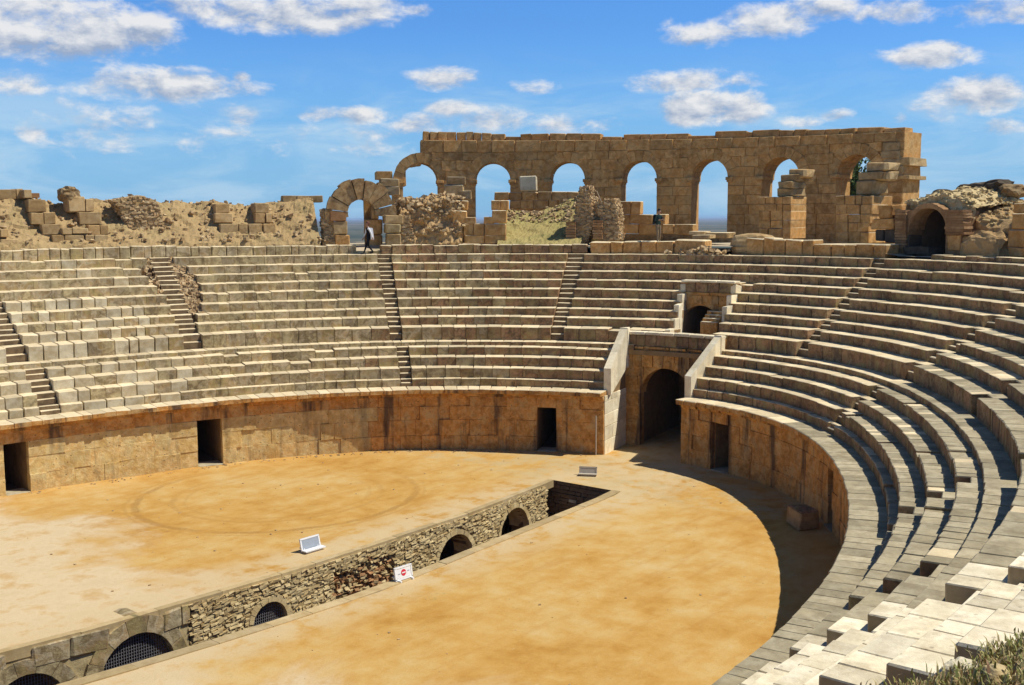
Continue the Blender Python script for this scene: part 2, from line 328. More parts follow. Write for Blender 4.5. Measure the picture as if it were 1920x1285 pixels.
CV, CFACE, CK = _cham()
def cham_verts(L, D, H, ch, jit, org='c'):
    """box with chamfered, slightly knocked edges; org c = centred, s = x centred, y from 0, z down from 0"""
    h = np.array([L, D, H]) / 2; jj = {}
    out = []
    for sx, sy, sz, ax in CV:
        if (sx, sy, sz) not in jj: jj[(sx, sy, sz)] = (rng.uniform(-jit, jit, 3), rng.uniform(.5, 1.6))
        j, cm = jj[(sx, sy, sz)]
        p = np.array([sx, sy, sz]) * h
        for a in range(3):
            if a != ax: p[a] -= np.sign(p[a]) * min(ch * cm, h[a] * .45)
        p = p + j
        if org == 's': p = p + np.array([0, h[1], -h[2]])
        out.append(p)
    return out
def fix_normals(me):
    import bmesh
    bm = bmesh.new(); bm.from_mesh(me); bmesh.ops.recalc_face_normals(bm, faces=bm.faces); bm.to_mesh(me); bm.free()
def mesh_from(name, verts, faces, mats, mi=None, smooth=False, recalc=False):
    me = bpy.data.meshes.new(name); me.from_pydata([tuple(map(float, v)) for v in verts], [], faces)
    for m in (mats if isinstance(mats, (list, tuple)) else [mats]): me.materials.append(m)
    if mi is not None: me.polygons.foreach_set('material_index', mi)
    if smooth: me.polygons.foreach_set('use_smooth', [True] * len(me.polygons))
    if recalc: fix_normals(me)
    me.update(); return me
_cache = {}
def block_mesh(L, D, H, mats, ch=.025, jit=.012, org='c', nvar=5):
    """one of a few shared block meshes of this size class"""
    key = (round(L, 2), round(D, 2), round(H, 2), tuple(m.name for m in mats), ch, jit, org)
    if key not in _cache:
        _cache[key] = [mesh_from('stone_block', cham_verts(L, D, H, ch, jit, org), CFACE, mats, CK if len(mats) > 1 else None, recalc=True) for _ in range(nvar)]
    return random.choice(_cache[key])
def obj(name, me, parent=None, loc=(0, 0, 0), rot=(0, 0, 0), scale=(1, 1, 1), kind=None, label=None):
    o = bpy.data.objects.new(name, me); C.objects.link(o)
    o.location = loc; o.rotation_euler = rot; o.scale = scale
    if parent is not None: o.parent = parent
    if kind: o['kind'] = kind
    if label: o['label'] = label
    return o
def tag(o, label, cat, group=None):
    o['label'] = label; o['category'] = cat
    if group: o['group'] = group
    o['kind'] = 'thing'
    return o
def thing(name, label, cat, group=None): return tag(obj(name, None), label, cat, group)   # parts keep world coordinates
def structure(o): o['kind'] = 'structure'; return o
class Join:
    """collects many small pieces in one mesh"""
    def __init__(s): s.v = []; s.f = []; s.mi = []
    def add(s, verts, faces, mi=0):
        k = len(s.v); s.v += [tuple(p) for p in verts]; s.f += [[i + k for i in f] for f in faces]; s.mi += [mi] * len(faces)
    def box(s, c, size, rz=0, tilt=(0, 0), jit=0.0, mi=0):
        x, y, z = np.array(size) / 2
        P = np.array([(-x,-y,-z),(x,-y,-z),(x,y,-z),(-x,y,-z),(-x,-y,z),(x,-y,z),(x,y,z),(-x,y,z)])
        if jit: P = P + rng.uniform(-jit, jit, P.shape) * np.array(size)
        m = (Matrix.Rotation(rz, 3, 'Z') @ Matrix.Rotation(tilt[0], 3, 'X') @ Matrix.Rotation(tilt[1], 3, 'Y'))
        P = P @ np.array(m).T + np.array(c)
        s.add(P, [[0,3,2,1],[4,5,6,7],[0,1,5,4],[1,2,6,5],[2,3,7,6],[3,0,4,7]], mi)
    def tube(s, pts, r, k=6, mi=0):
        pts = [np.array(p, float) for p in pts]; rings = []
        for i, p in enumerate(pts):
            d_ = pts[min(i + 1, len(pts) - 1)] - pts[max(i - 1, 0)]; d_ = d_ / (np.linalg.norm(d_) + 1e-9)
            u = np.cross(d_, [0, 0, 1.0] if abs(d_[2]) < .9 else [1.0, 0, 0]); u /= np.linalg.norm(u); w_ = np.cross(d_, u)
            rr = r[i] if isinstance(r, (list, tuple)) else r
            rings.append([p + rr * (math.cos(a) * u + math.sin(a) * w_) for a in np.linspace(0, 2 * math.pi, k, False)])
        f = [[i * k + j, i * k + (j + 1) % k, (i + 1) * k + (j + 1) % k, (i + 1) * k + j] for i in range(len(pts) - 1) for j in range(k)]
        f += [list(range(k))[::-1], [(len(pts) - 1) * k + j for j in range(k)]]
        s.add([q for ri in rings for q in ri], f, mi)
    def build(s, name, mats, parent=None, smooth=False, recalc=False, **kw):
        return obj(name, mesh_from(name, s.v, s.f, mats, s.mi, smooth, recalc), parent, **kw)
def fb(p, sc=1.0, oct_=4): return mnoise.fractal(Vector(p) * sc, 1.0, 2.0, oct_)

# ------------------------------------------------------------------ levels of the seating (offset, top level)
HP = 2.8225
ROWS = [('r0', .664, 3.167), ('r1', .906, 3.626), ('r2', 1.51, 4.053), ('r3', 2.131, 4.448), ('w', 2.697, 4.655),
        ('u1', 3.373, 5.274), ('u2', 4.18, 5.692), ('u3', 4.875, 6.061), ('u4', 5.558, 6.484), ('u5', 6.255, 6.919),
        ('u6', 6.966, 7.338), ('u7', 7.69, 7.743), ('u8', 8.424, 8.142), ('u9', 9.165, 8.573)]
O_ = [r[1] for r in ROWS] + [9.75]; Z_ = [r[2] for r in ROWS]; ZT = 9.0
UP = [(73.4,71.7),(58.1,56.3),(37.0,35.6),(18.1,16.4),None,(-31.6,-33.6),(-48.0,-49.6),(-66.3,-67.9),(-86.7,-88.3)]
def ustair(i, k):
    """theta limits of the upper stair i at row k (0..8)"""
    if i == 4: return (-13.7 + k * .30, -15.4 + k * .35)
    return UP[i]
LS = [(72.7,71.0),(36.5,35.1),(-31.2,-33.2),(-64.4,-65.9),(-79.5,-81.2),(-85.8,-87.3)]
GATE = (8.1, -4.45)                                        # theta limits of the gate cut
def notch(o): return (3.1 + (o - 3.4) * .42, -2.5 + (o - 3.4) * .52)   # theta limits of the upper doorway cut
DOORS = [(76.2,74.2),(59.0,56.5),(18.4,15.5),(-9.6,-12.6),(-36.5,-39.0)]
TH_END = -106.0; TH_BEG = 81.0

# ------------------------------------------------------------------ bank behind the seats: columns in theta and offset
def has_blocks(k, th):
    if th > TH_BEG or th < TH_END: return False
    if k >= 5:
        kk = k - 5
        if th < -95.0: return kk == 0
        if th < -88.3: return kk <= 5
        if th < -67.9: return kk <= 6
        if th < -49.6: return kk <= 8
    return True
def in_door(th): return any(b < th < a for a, b in DOORS)
def bank():
    J = Join()
    br = set(np.round(np.arange(-180, 180.01, 1.25), 3).tolist())
    for a, b in DOORS: br |= {a, b}
    br |= set(GATE); br |= set(np.round(np.arange(-3, 6.5, .3), 3).tolist()) | {0.0, 6.4}
    br = sorted(br)
    offs = [.40] + O_ + [11.5, 15, 19, 23]
    for a, b in zip(br[:-1], br[1:]):
        if b - a < 1e-4: continue
        m = (a + b) / 2
        for j in range(len(offs) - 1):
            oa, ob = offs[j], offs[j + 1]; lo = -.6
            if j == 0: hi = HP - .19
            elif j <= 14:
                k = j - 1
                hi = (Z_[k] if not has_blocks(k, m) else ((Z_[k - 1] - .035) if k else HP - .02))
                if k >= 5 and m < -95 and m > -120: hi = Z_[k] - .42
            else: hi = 8.55
            if GATE[1] < m < GATE[0] and oa < 2.95:
                if oa < 2.65: continue
                lo = 4.2
            if 0.0 < m < 6.4 and 2.95 <= oa < 8.0: lo = 3.75
            nl, nr = notch(min(oa, 6.3))
            if nr < m < nl and 3.3 <= oa < 6.3: hi = 4.62
            if nr + 1.0 < m < nl and 6.2 <= oa < 9.1: lo = 6.35 if oa < 7 else 6.35
            if in_door(m) and oa < 4.9: lo = 1.99
            if lo > hi: continue
            def col(lo, hi):
                P = [(*ring(a, oa), 0), (*ring(b, oa), 0), (*ring(b, ob), 0), (*ring(a, ob), 0)]
                V = [(x, y, lo) for x, y, _ in P] + [(x, y, hi) for x, y, _ in P]
                J.add(V, [[0,1,2,3],[7,6,5,4],[1,0,4,5],[2,1,5,6],[3,2,6,7],[0,3,7,4]])
            col(lo, hi)
            if nr + 1.0 < m < nl and 6.2 <= oa < 9.1: col(-.6, 4.62)
    structure(J.build('seating_bank', M_MORTAR, recalc=True))
bank()

# ------------------------------------------------------------------ seating
def row_blocks(parent, o, ztop, D, H, th1, th2, mats, Lr=(.55, 1.05), pick=None, name='stone_block', oj=.012, zj=.007, ch=.014, fall=0.0):
    """a run of blocks from th1 down to th2 along the curve o, fronts at o, tops at ztop"""
    ths, s = arc_table(o, th1, th2, 160); tot = s[-1]
    if tot < .15: return
    cuts = [0.0]
    while cuts[-1] < tot - Lr[0] * .6: cuts.append(cuts[-1] + random.uniform(*Lr))
    cuts = np.array(cuts) * (tot / cuts[-1]) if len(cuts) > 1 else np.array([0, tot])
    for a, b in zip(cuts[:-1], cuts[1:]):
        th = float(np.interp((a + b) / 2, s, ths)); L = b - a
        mm = pick(th) if pick else mats
        worn = mm[0] is M_PATCH
        near_ = th < -55 and fall
        me = block_mesh(1.0, D, H, mm, (.03 if worn else .026 if near_ else ch), (.009 if worn or near_ else .006), 's', 9)
        if worn: L -= random.uniform(.015, .055)
        p = ring(th, o + random.uniform(-oj, oj))
        sag = .022 * mnoise.noise(Vector((p[0] * .33, p[1] * .33, ztop * 2.0))) if name == 'stone_block' and fall else 0.0
        if fall and th > -72 and random.random() < .035: sag -= random.uniform(.025, .09)
        obj(name, me, parent, (p[0], p[1], ztop + sag + random.uniform(-zj, zj)), (fall + random.gauss(0, .004), random.gauss(0, .004), rotz_at(th) + random.gauss(0, .008)), (L - (random.choice((.004, .006, .008, .014)) if ch > .01 and name != 'cornice_slab' else .001), 1, 1))
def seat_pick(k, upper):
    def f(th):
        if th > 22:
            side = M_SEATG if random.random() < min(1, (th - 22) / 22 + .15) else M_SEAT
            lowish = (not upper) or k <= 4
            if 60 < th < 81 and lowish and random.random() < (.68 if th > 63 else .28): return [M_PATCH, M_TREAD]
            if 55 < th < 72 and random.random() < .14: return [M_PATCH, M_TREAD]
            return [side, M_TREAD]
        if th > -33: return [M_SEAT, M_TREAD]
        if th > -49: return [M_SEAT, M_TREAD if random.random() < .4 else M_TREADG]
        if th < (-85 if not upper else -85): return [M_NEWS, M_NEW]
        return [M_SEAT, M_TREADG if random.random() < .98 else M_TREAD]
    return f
def seat_rows(root, ks, lim, upper):
    for k in ks:
        th1, th2 = lim(k)
        if th1 - th2 < .3: continue
        rw = obj('seat_row', None, root)
        rise = Z_[k] - (Z_[k - 1] if k else HP); D = O_[k + 1] - O_[k] + .10
        kk = k - 5 if upper else k
        spans = [(th1, th2)]
        if upper and kk <= 4 and th1 > 4.5 > th2:
            nl, nr = notch(O_[k]); spans = [(th1, nl), (nr, th2)]
        for a, b in spans:
            near = b < -60
            if b > 55 and ((not upper) or kk <= 4):          # the patched rows are made of smaller stones
                row_blocks(rw, O_[k], Z_[k], D, rise + .045, a, b, None, (.38, .72), seat_pick(kk, upper), fall=.035); continue
            row_blocks(rw, O_[k], Z_[k], D, rise + .045, a, b, None, (.5, .95) if b > -33 else ((.28, .62) if b > -82 else (.42, .8)), seat_pick(kk, upper), fall=.035 if b > -60 else .012)
LOWER = [((80.5, LS[0][0]), 'lower seating wedge of pale patched blocks at the left edge, beyond the leftmost lower stair'),
         ((LS[0][1], LS[1][0]), 'long lower seating wedge with white patched risers at its left end'),
         ((LS[1][1], GATE[0] + .5), 'brown lower seating wedge ending at the sloping white parapet left of the arena gate'),
         ((GATE[1] - .5, LS[2][0]), 'lower seating wedge starting at the right white parapet of the arena gate'),
         ((LS[2][1], LS[3][0]), 'lower seating wedge with broad grey treads curving round the shaded end of the arena'),
         ((LS[3][1], LS[4][0]), 'grey lower seating wedge with narrow shadow slits, between two stairs on the right'),
         ((LS[4][1], LS[5][0]), 'short lower seating wedge of grey slabs with block ends stepping toward the viewer'),
         ((LS[5][1], TH_END), 'nearest lower seating wedge of white new slabs at the bottom edge')]
for (a, b), lab in LOWER:
    root = thing('lower_seating_wedge', lab, 'seating', 'lower wedges of stone seats')
    seat_rows(root, range(0, 4), lambda k: (a, b), False)
UPPER = [(None, 0, 'upper seating wedge cut off by the left edge, beyond the leftmost upper stair'),
         (0, 1, 'upper seating wedge with white and bluish patched blocks, left of the crumbling stair'),
         (1, 2, 'greenish grey upper seating wedge between the crumbling stair and the stair under the walking person'),
         (2, 3, 'brown upper seating wedge below the square block pier, between two neat narrow stairs'),
         (3, 4, 'wide dark brown upper seating wedge with the broken doorway cut through it'),
         (4, 5, 'upper seating wedge below the vaulted ruin, right of the slanting stair'),
         (5, 6, 'upper seating wedge with sunlit curved treads at the right, below the rubble mound'),
         (6, 7, 'upper seating wedge at the right edge with grey treads and deep shadows'),
         (7, 8, 'grey upper seating wedge at the right edge, above the near white blocks'),
         (8, 9, 'nearest upper seating wedge of clean white limestone slabs beside the grass')]
for i0, i1, lab in UPPER:
    root = thing('upper_seating_wedge', lab, 'seating', 'upper wedges of stone seats')
    def lim(k, i0=i0, i1=i1):
        kk = k - 5
        a = 80.5 if i0 is None else ustair(i0, kk)[1]
        b = (-95.0 - (.2 if kk == 1 else 0)) if i1 == 9 else ustair(i1, kk)[0]
        if i0 == 1: a -= (0.0, 0.0, .35, 1.1, 1.5, 1.7, 1.6, 1.2, .2)[kk]
        if i1 == 1: b += (0, 0, 0, 0, 0, .5, .9, 1.2, .4)[kk]
        return a, b
    ks = range(5, 14)
    if i1 == 8: ks = range(5, 12)
    if i1 == 9: ks = range(5, 11)
    seat_rows(root, ks, lim, True)
# last low row of the upper tier, near edge of the photo, and the walkway slabs
root = thing('walkway', 'curved walkway of grey slabs between the lower and the upper seats', 'walkway')
k = 4
for a, b in ((80.5, GATE[0] - 1.3), (GATE[1] + 1.2, -106)):
    row_blocks(root, O_[4], Z_[4], O_[5] - O_[4] + .10, .25, a, b, None, (.36, .7), lambda th: [M_SEATG if th > 30 else M_SEAT, M_TREAD if th > -34 else (M_TREADG if th > -86 else M_NEW)], name='paving_slab')

# ------------------------------------------------------------------ stairs
def flight(root, ks, lim, mats):
    for k in ks:
        th1, th2 = lim(k); o0, o1 = O_[k], O_[k + 1]; zb = Z_[k - 1] if k else HP; rise = Z_[k] - zb; dep = o1 - o0
        th = (th1 + th2) / 2; nd = min(.42, dep * .55); back = -.16 if dep > .5 else 0.0
        parts_ = [(o0 - back, zb + rise * .5, nd + back + .02, rise * .5 + .05), (o0 + nd, Z_[k], dep - nd + .10, rise + .05)] if rise > .3 else [(o0, Z_[k], dep + .1, rise + .05)]
        for oo, zz, D, H in parts_:
            pa, pb = ring(th1, oo), ring(th2, oo); L = np.linalg.norm(pb - pa); p = (pa + pb) / 2
            obj('step', block_mesh(1.0, D, H, mats(th), .02, .008, 's'), root, (p[0], p[1], zz + random.uniform(-.012, .012)), (.02, random.gauss(0, .008), rotz_at(th)), (L - .03, 1, 1))
st_m = lambda th: [M_STEP, M_TREAD if th > -34 else (M_TREADG if th > -84 else M_NEW)]
UL = ['stair at the left edge climbing the upper seats', 'crumbling stair with broken rubble sides in the upper left seats', 'narrow stair climbing to the feet of the walking person',
      'neat narrow stair below the twin brick fins', 'slanting stair with a broken edge, climbing toward the vaulted ruin', 'stair of white lit steps right of the slanting stair',
      'stair on the right between upper wedges with grey treads', 'stair at the right edge with one white block at its foot', 'near stair in deep shade between the white upper blocks']
for i in range(9):
    root = thing('stairway', UL[i], 'stairs', 'stairs through the upper seats')
    flight(root, range(5, 14 if i < 7 else 12), lambda k: ustair(i, k - 5), st_m)
LL = ['short stair through the lower seats at the far left', 'short stair through the lower seats under the walking person stair', 'short stair of white lit steps right of the arena gate in the lower seats',
      'short stair with dark notches in the grey lower seats', 'shaded short stair beside the stepped block ends, upper of the two near ones', 'near short stair between the grey and the white lower slabs']
for i, (a, b) in enumerate(LS):
    root = thing('stairway', LL[i], 'stairs', 'short stairs through the lower seats')
    flight(root, range(0, 4), lambda k: (a, b), st_m)

# ------------------------------------------------------------------ arena wall with cornice and doorways
def podium(root, th1, th2):
    edges = [th1] + [x for dr in DOORS if th2 < dr[0] < th1 for x in dr] + [th2]
    edges = [max(x, th2) for x in edges]
    segs = list(zip(edges[:-1], edges[1:]))
    for n, (a, b) in enumerate(segs):
        door = n % 2 == 1
        z1, z2 = .70 + random.uniform(-.06, .06), 1.36 + random.uniform(-.06, .06)
        courses = [(1.985, 2.43)] if door else [(-.1, z1), (z1, z2), (z2, 1.985), (1.985, 2.43)]
        for c0, c1 in courses:
            row_blocks(root, .10, c1, .36, c1 - c0 - .003, a, b, None, (.6, 1.5) if not door else (2.5, 3), lambda th: [M_PODL] if th > 40 and c1 < 2.2 and random.random() < .985 else [M_POD], oj=.026, zj=.002, ch=.009)  # left wall: painted sunlit tone only in the courses below the cornice shadow
    row_blocks(root, .02, 2.60, .42, .165, th1, th2, None, (.7, 1.4), lambda th: [M_POD], name='frieze_block', oj=.01, ch=.02)
    row_blocks(root, -.285, HP, 1.03, .215, th1, th2, None, (.35, .7), lambda th: [M_POD, M_TREAD if th > -25 or random.random() < .03 else M_TREADG], name='cornice_slab', oj=.012, zj=.006, ch=.022)
    for dr in DOORS:
        if th2 < dr[0] < th1:                               # worn threshold slab in each doorway
            th = sum(dr) / 2; p = ring(th, .02); me = block_mesh(1.0, .9, .10, [M_TREADG, M_TREADG], .02, .006, 's')
            obj('threshold', me, root, (p[0], p[1], .03), (0, 0, rotz_at(th)), (np.linalg.norm(ring(dr[0], 0) - ring(dr[1], 0)) - .02, 1, 1))
pl = thing('arena_wall', 'long ochre arena wall left of the gate with three dark doorways', 'wall'); podium(pl, 80.5, GATE[0])
pr = thing('arena_wall', 'shaded orange arena wall curving right of the gate', 'wall'); podium(pr, GATE[1], TH_END)
th = -37.2; p = ring(th, -.75)
root = thing('loose_block', 'big stone block lying on shaded sand before the low doorway of the right arena wall', 'stone block')
obj('block', block_mesh(1, 1, 1, [M_TAN, M_SEAT], .06, .06), root, (p[0], p[1], .33), (0, .03, rotz_at(th) + .2), (.95, .75, .66))

# ------------------------------------------------------------------ block stacks traced on a curve
def px_block(parent, o, x0, x1, y0, y1, D, mats, name='stone_block', ch=.05, jit=.03, twist=0.02, back=0.0):
    """one squared stone whose face fills x0..x1, y0..y1 of the survey picture, standing on curve o"""
    (t0, z1), (t1, _) = at(x0, y0, o), at(x1, y0, o); tm = (t0 + t1) / 2; z0 = at((x0 + x1) / 2, y1, o)[1]
    pa, pb = ring(t0, o), ring(t1, o); L = np.linalg.norm(pb - pa); H = z1 - z0; p = ring(tm, o + D / 2 + back)
    key = (round(D, 1), round(H, 1))
    me = block_mesh(1, 1, 1, mats, ch, jit)
    return obj(name, me, parent, (p[0], p[1], (z0 + z1) / 2), (0, random.gauss(0, twist * .5), rotz_at(tm) + random.gauss(0, twist)), (L * .985, D, H * .985))
def stack(name, label, cat, o, rects, D, mats, group=None, **kw):
    root = thing(name, label, cat, group)
    for r in rects: px_block(root, r[4] if len(r) > 4 else o, *r[:4], (r[5] if len(r) > 5 else D) * random.uniform(.92, 1.08), mats, **kw)
    return root
def split_row(x0, x1, y0, y1, n, jit=.25, slope=0.0):
    xs = [x0 + (x1 - x0) * (i + (random.uniform(-jit, jit) if 0 < i < n else 0)) / n for i in range(n + 1)]
    return [(a, b, y0 + slope * ((a + b) / 2 - x0) + random.uniform(-1, 1), y1 + slope * ((a + b) / 2 - x0)) for a, b in zip(xs[:-1], xs[1:])]

# low retaining walls behind the top row of seats
R1 = split_row(0, 330, 470, 494, 15, slope=-.030) + split_row(330, 612, 463, 482, 12, slope=-.006) + split_row(612, 668, 459, 478, 3) + [(667, 690, 471, 479), (690, 714, 470, 479)]
stack('retaining_wall', 'low wall of single squared blocks behind the top seats at left', 'wall', 9.70, R1, .55, [M_SEATG, M_TREAD], ch=.06)
R2 = split_row(714, 1100, 460, 476, 16, slope=-.004)
stack('retaining_wall', 'low single course of blocks behind the top seats, right of the walking person', 'wall', 9.70, R2, .6, [M_SEAT, M_TREAD], ch=.06)
R3 = split_row(1106, 1262, 453, 477, 5) + [(1262, 1322, 450, 478)]
stack('retaining_wall', 'block wall under the standing person', 'wall', 9.72, R3, 1.2, [M_RUIN, M_TREAD], ch=.06)
R4 = split_row(1400, 1452, 446, 480, 2) + split_row(1448, 1525, 450, 482, 3) + split_row(1525, 1662, 458, 484, 5, slope=.01)
stack('retaining_wall', 'brown block wall behind the top seats in front of the two block piers', 'wall', 9.72, R4, 1.0, [M_RUIN, M_TREAD], ch=.05)
R5 = split_row(1745, 1925, 478, 488, 6, slope=.035)
stack('retaining_wall', 'low stone edge in front of the vaulted ruin', 'wall', 9.72, R5, .7, [M_SEAT, M_TREAD], ch=.05)
root = thing('boulder', 'rounded weathered boulder on the terrace edge right of the rubble heap', 'boulder')
def boulder(root, px0, px1, py0, py1, o, D, mat, seed, name='rock', amp=.18, sub=3):
    import bmesh
    (t0, z1), (t1, _) = at(px0, py0, o), at(px1, py0, o); z0 = at((px0 + px1) / 2, py1, o)[1]; tm = (t0 + t1) / 2
    L = np.linalg.norm(ring(t0, o) - ring(t1, o)); p = ring(tm, o + D / 2)
    bm = bmesh.new(); bmesh.ops.create_icosphere(bm, subdivisions=sub, radius=1)
    for v in bm.verts:
        q = v.co.copy(); q = Vector([math.copysign(abs(c) ** .8, c) for c in q])
        v.co = q * (1 + amp * fb(q + Vector((seed, seed * 2, 0)), 1.6, 5))
    me = bpy.data.meshes.new(name); bm.to_mesh(me); bm.free(); me.materials.append(mat)
    return obj(name, me, root, (p[0], p[1], (z0 + z1) / 2), (0, 0, rotz_at(tm)), (L / 2, D / 2, (z1 - z0) / 2))
boulder(root, 1360, 1446, 438, 484, 9.75, 1.2, M_TAN, 3.1)

# ------------------------------------------------------------------ walls with arches
def wedge_mesh(r0, r1, a0, a1, D, mat):
    """one voussoir between radii r0, r1 and angles a0, a1, y from 0 to D"""
    j = lambda: random.uniform(-.02, .02)
    g = .006
    q = [(r0, a0 + g), (r1 + j(), a0 + g), (r1 + j(), a1 - g), (r0, a1 - g)]
    am = (a0 + a1) / 2
    prof = [(r * math.cos(a), r * math.sin(a)) for r, a in q]
    prof.insert(2, ((r1 + .01) * math.cos(am), (r1 + .01) * math.sin(am))); prof.append((r0 * math.cos(am), r0 * math.sin(am)))
    k = len(prof); yo = random.uniform(-.015, .015)
    v = [(x, yo, z) for x, z in prof] + [(x, D, z) for x, z in prof]
    f = [list(range(k)), [k + i for i in range(k)][::-1]] + [[i, k + i, k + (i + 1) % k, (i + 1) % k] for i in range(k)]
    return mesh_from('voussoir', v, f, mat, recalc=True)
def arch_ring(root, th, o, zs, r0, r1, D, mat, n, angs=(0, math.pi), shared=None, skip=()):
    p = ring(th, o)
    if shared is None: shared = []
    if not shared:
        e = np.linspace(angs[0], angs[1], n + 1); shared += [wedge_mesh(r0, r1, e[i], e[i + 1], D, mat) for i in range(n)]
    for i, me in enumerate(shared):
        if i not in skip: obj('voussoir', me, root, (p[0], p[1], zs), (0, 0, rotz_at(th)))
def wall_core(name, root, o, th1, th2, zb, zt, arches, D, mat, inset=.05, zt_left=None):
    """solid heart of an arched wall: quads between the arch line and the top, per slice of theta; arches: (theta, radius, spring z, sill z)"""
    J = Join(); ths, s = arc_table(o, th1, th2, 600)
    sA = [(float(np.interp(-a[0], -ths, s)), *a[1:]) for a in arches]
    br = set(np.round(np.arange(0, s[-1], .35), 3).tolist()) | {0.0, float(s[-1])}
    for c, r, zs, sill in sA: br |= {round(c + r * math.cos(x), 4) for x in np.linspace(0, math.pi, 17)} | {c - r, c + r}
    br = sorted(x for x in br if 0 <= x <= s[-1])
    def seg(a, b, lo, hi):
        ta, tb = float(np.interp(a, s, ths)), float(np.interp(b, s, ths))
        P = [ring(ta, o + inset), ring(tb, o + inset), ring(tb, o + D - inset), ring(ta, o + D - inset)]
        V = [(*P[0], lo[0]), (*P[1], lo[1]), (*P[2], lo[1]), (*P[3], lo[0]), (*P[0], hi), (*P[1], hi), (*P[2], hi), (*P[3], hi)]
        J.add(V, [[0,1,2,3],[7,6,5,4],[1,0,4,5],[2,1,5,6],[3,2,6,7],[0,3,7,4]])
    for a, b in zip(br[:-1], br[1:]):
        if b - a < 1e-3: continue
        m = (a + b) / 2; hi = zt(float(np.interp(m, s, ths))); hit = None
        for c, r, zs, sill in sA:
            if abs(m - c) < r: hit = (c, r, zs, sill)
        if hit:
            c, r, zs, sill = hit; f = lambda x: zs + math.sqrt(max(0, (r + .015) ** 2 - (x - c) ** 2))
            seg(a, b, (f(a), f(b)), hi)
            if sill > zb + .05: seg(a, b, (zb, zb), sill)
        else: seg(a, b, (zb, zb), hi)
    return J.build(name, mat, root, recalc=True)
def wall_blocks(root, o, th1, th2, courses, arches, D, mats, vr, left=None, right=None, Lr=(.6, 1.3), face=.45):
    """facing stones course by course, cut off at the arches; face = thickness of the stones on the front, D total"""
    ths, s = arc_table(o, th1, th2, 600)
    sA = [(float(np.interp(-a[0], -ths, s)), *a[1:]) for a in arches]
    for c0, c1 in courses:
        zm = (c0 + c1) / 2; a0, a1 = 0.0, float(s[-1])
        if left: a0 = float(np.interp(-left(zm), -ths, s))
        if right: a1 = float(np.interp(-right(zm), -ths, s))
        spans = [(a0, a1)]
        for c, r, zs, sill in sA:
            if zm < sill: continue
            if zm < zs: h = r
            elif zm < zs + r + vr: h = math.sqrt((r + vr) ** 2 - (zm - zs) ** 2) - .04
            else: continue
            spans = [q for x, y in spans for q in ((x, min(y, c - h)), (max(x, c + h), y)) if q[1] - q[0] > .12]
        for x, y in spans:
            cuts = [x]
            while cuts[-1] < y - Lr[0] * .7: cuts.append(cuts[-1] + random.uniform(*Lr))
            cuts = x + (np.array(cuts) - x) * ((y - x) / (cuts[-1] - x)) if len(cuts) > 1 else [x, y]
            for a, b in zip(cuts[:-1], cuts[1:]):
                th = float(np.interp((a + b) / 2, s, ths))
                end = b > y - .01 or a < x + .01
                dd = D if end else face
                p = ring(th, o + dd / 2 + random.uniform(-.015, .015))
                obj('stone_block', block_mesh(1, 1, 1, mats, .016, .012), root, (p[0], p[1], zm), (0, 0, rotz_at(th)), (b - a - .005, dd, c1 - c0 - .005))

# the ruined arcade
OW, DW = 20.0, 2.1
wtop = lambda th: 15.0 + (th + 4.0) / 35.0 * .26
def wall_cap(root):
    ths, s = arc_table(OW, thL2, thR, 400); x = 0.0
    while x < s[-1] - .2:
        L = min(random.uniform(.8, 1.6), s[-1] - x); th = float(np.interp(x + L / 2, s, ths)); zt = wtop(th); p = ring(th, OW + DW / 2 + random.uniform(-.02, .02))
        obj('stone_block', block_mesh(1, 1, 1, [M_RUIN, M_TAN], .035, .02), root, (p[0], p[1], (14.5 + zt) / 2), (0, 0, rotz_at(th)), (L - .012, DW, zt - 14.5 - .01)); x += L
root = thing('arcade_wall', 'tall brown ruined wall with seven open arches standing against the sky', 'ruin')
ARC = [(at((a + b) / 2, y, OW)[0], abs(np.linalg.norm(ring(at(a, y, OW)[0], OW) - ring(at(b, y, OW)[0], OW))) / 2) for a, b, y in
       ((764, 813, 345), (891, 957, 338), (1036, 1091, 338), (1172, 1224, 332), (1311, 1350, 332), (1440, 1487, 332), (1580, 1628, 330))]
RAD = 1.08
arches = [(a, RAD, 12.80, 9.35) for a, _ in ARC]
thL, thR = at(737, 335, OW)[0], at(1694, 300, OW)[0]; thL2 = at(793, 260, OW)[0]
ztop = lambda th: wtop(th) if th < thL2 + .15 else (12.9 if th > at(764, 345, OW)[0] + .1 else 13.75 - max(0, (th - ARC[0][0])) * .12)
wall_core('rubble_core', root, OW, thL, thR, 8.8, ztop, arches, DW, M_RUIN, .06)
cs = [8.9, 9.45, 10.0, 10.62, 11.2, 11.75, 12.3, 12.8, 13.4, 14.0, 14.5]
left = lambda z: thL if z < 12.9 else (thL2 if z > 13.9 else thL2)
right = lambda z: thR + (.5 if z > 14.2 else 0)
wall_blocks(root, OW, thL, thR, list(zip(cs[:-1], cs[1:])), arches, DW, [M_RUIN], .55, left, right, (.7, 1.5))
wall_cap(root)
shv = []
for i, (a, _) in enumerate(ARC):
    arch_ring(root, a, OW - .02, 12.80, RAD, RAD + .60, DW + .04, M_RUIN, 9, shared=shv)
    for sg in (-1, 1):
        ths, s = arc_table(OW, a + 3, a - 3, 200); sc_ = float(np.interp(0, a - ths, s)); th = float(np.interp(sc_ + sg * (RAD + .12), s, ths))
        p = ring(th, OW + DW / 2 - .06)
        obj('impost', block_mesh(1, 1, 1, [M_RUIN], .05, .02), root, (p[0], p[1], 12.72), (0, 0, rotz_at(th)), (.46, DW + .22, .2))
        obj('impost', block_mesh(1, 1, 1, [M_RUIN], .05, .02), root, (p[0], p[1], 12.57), (0, 0, rotz_at(th)), (.34, DW + .1, .13))
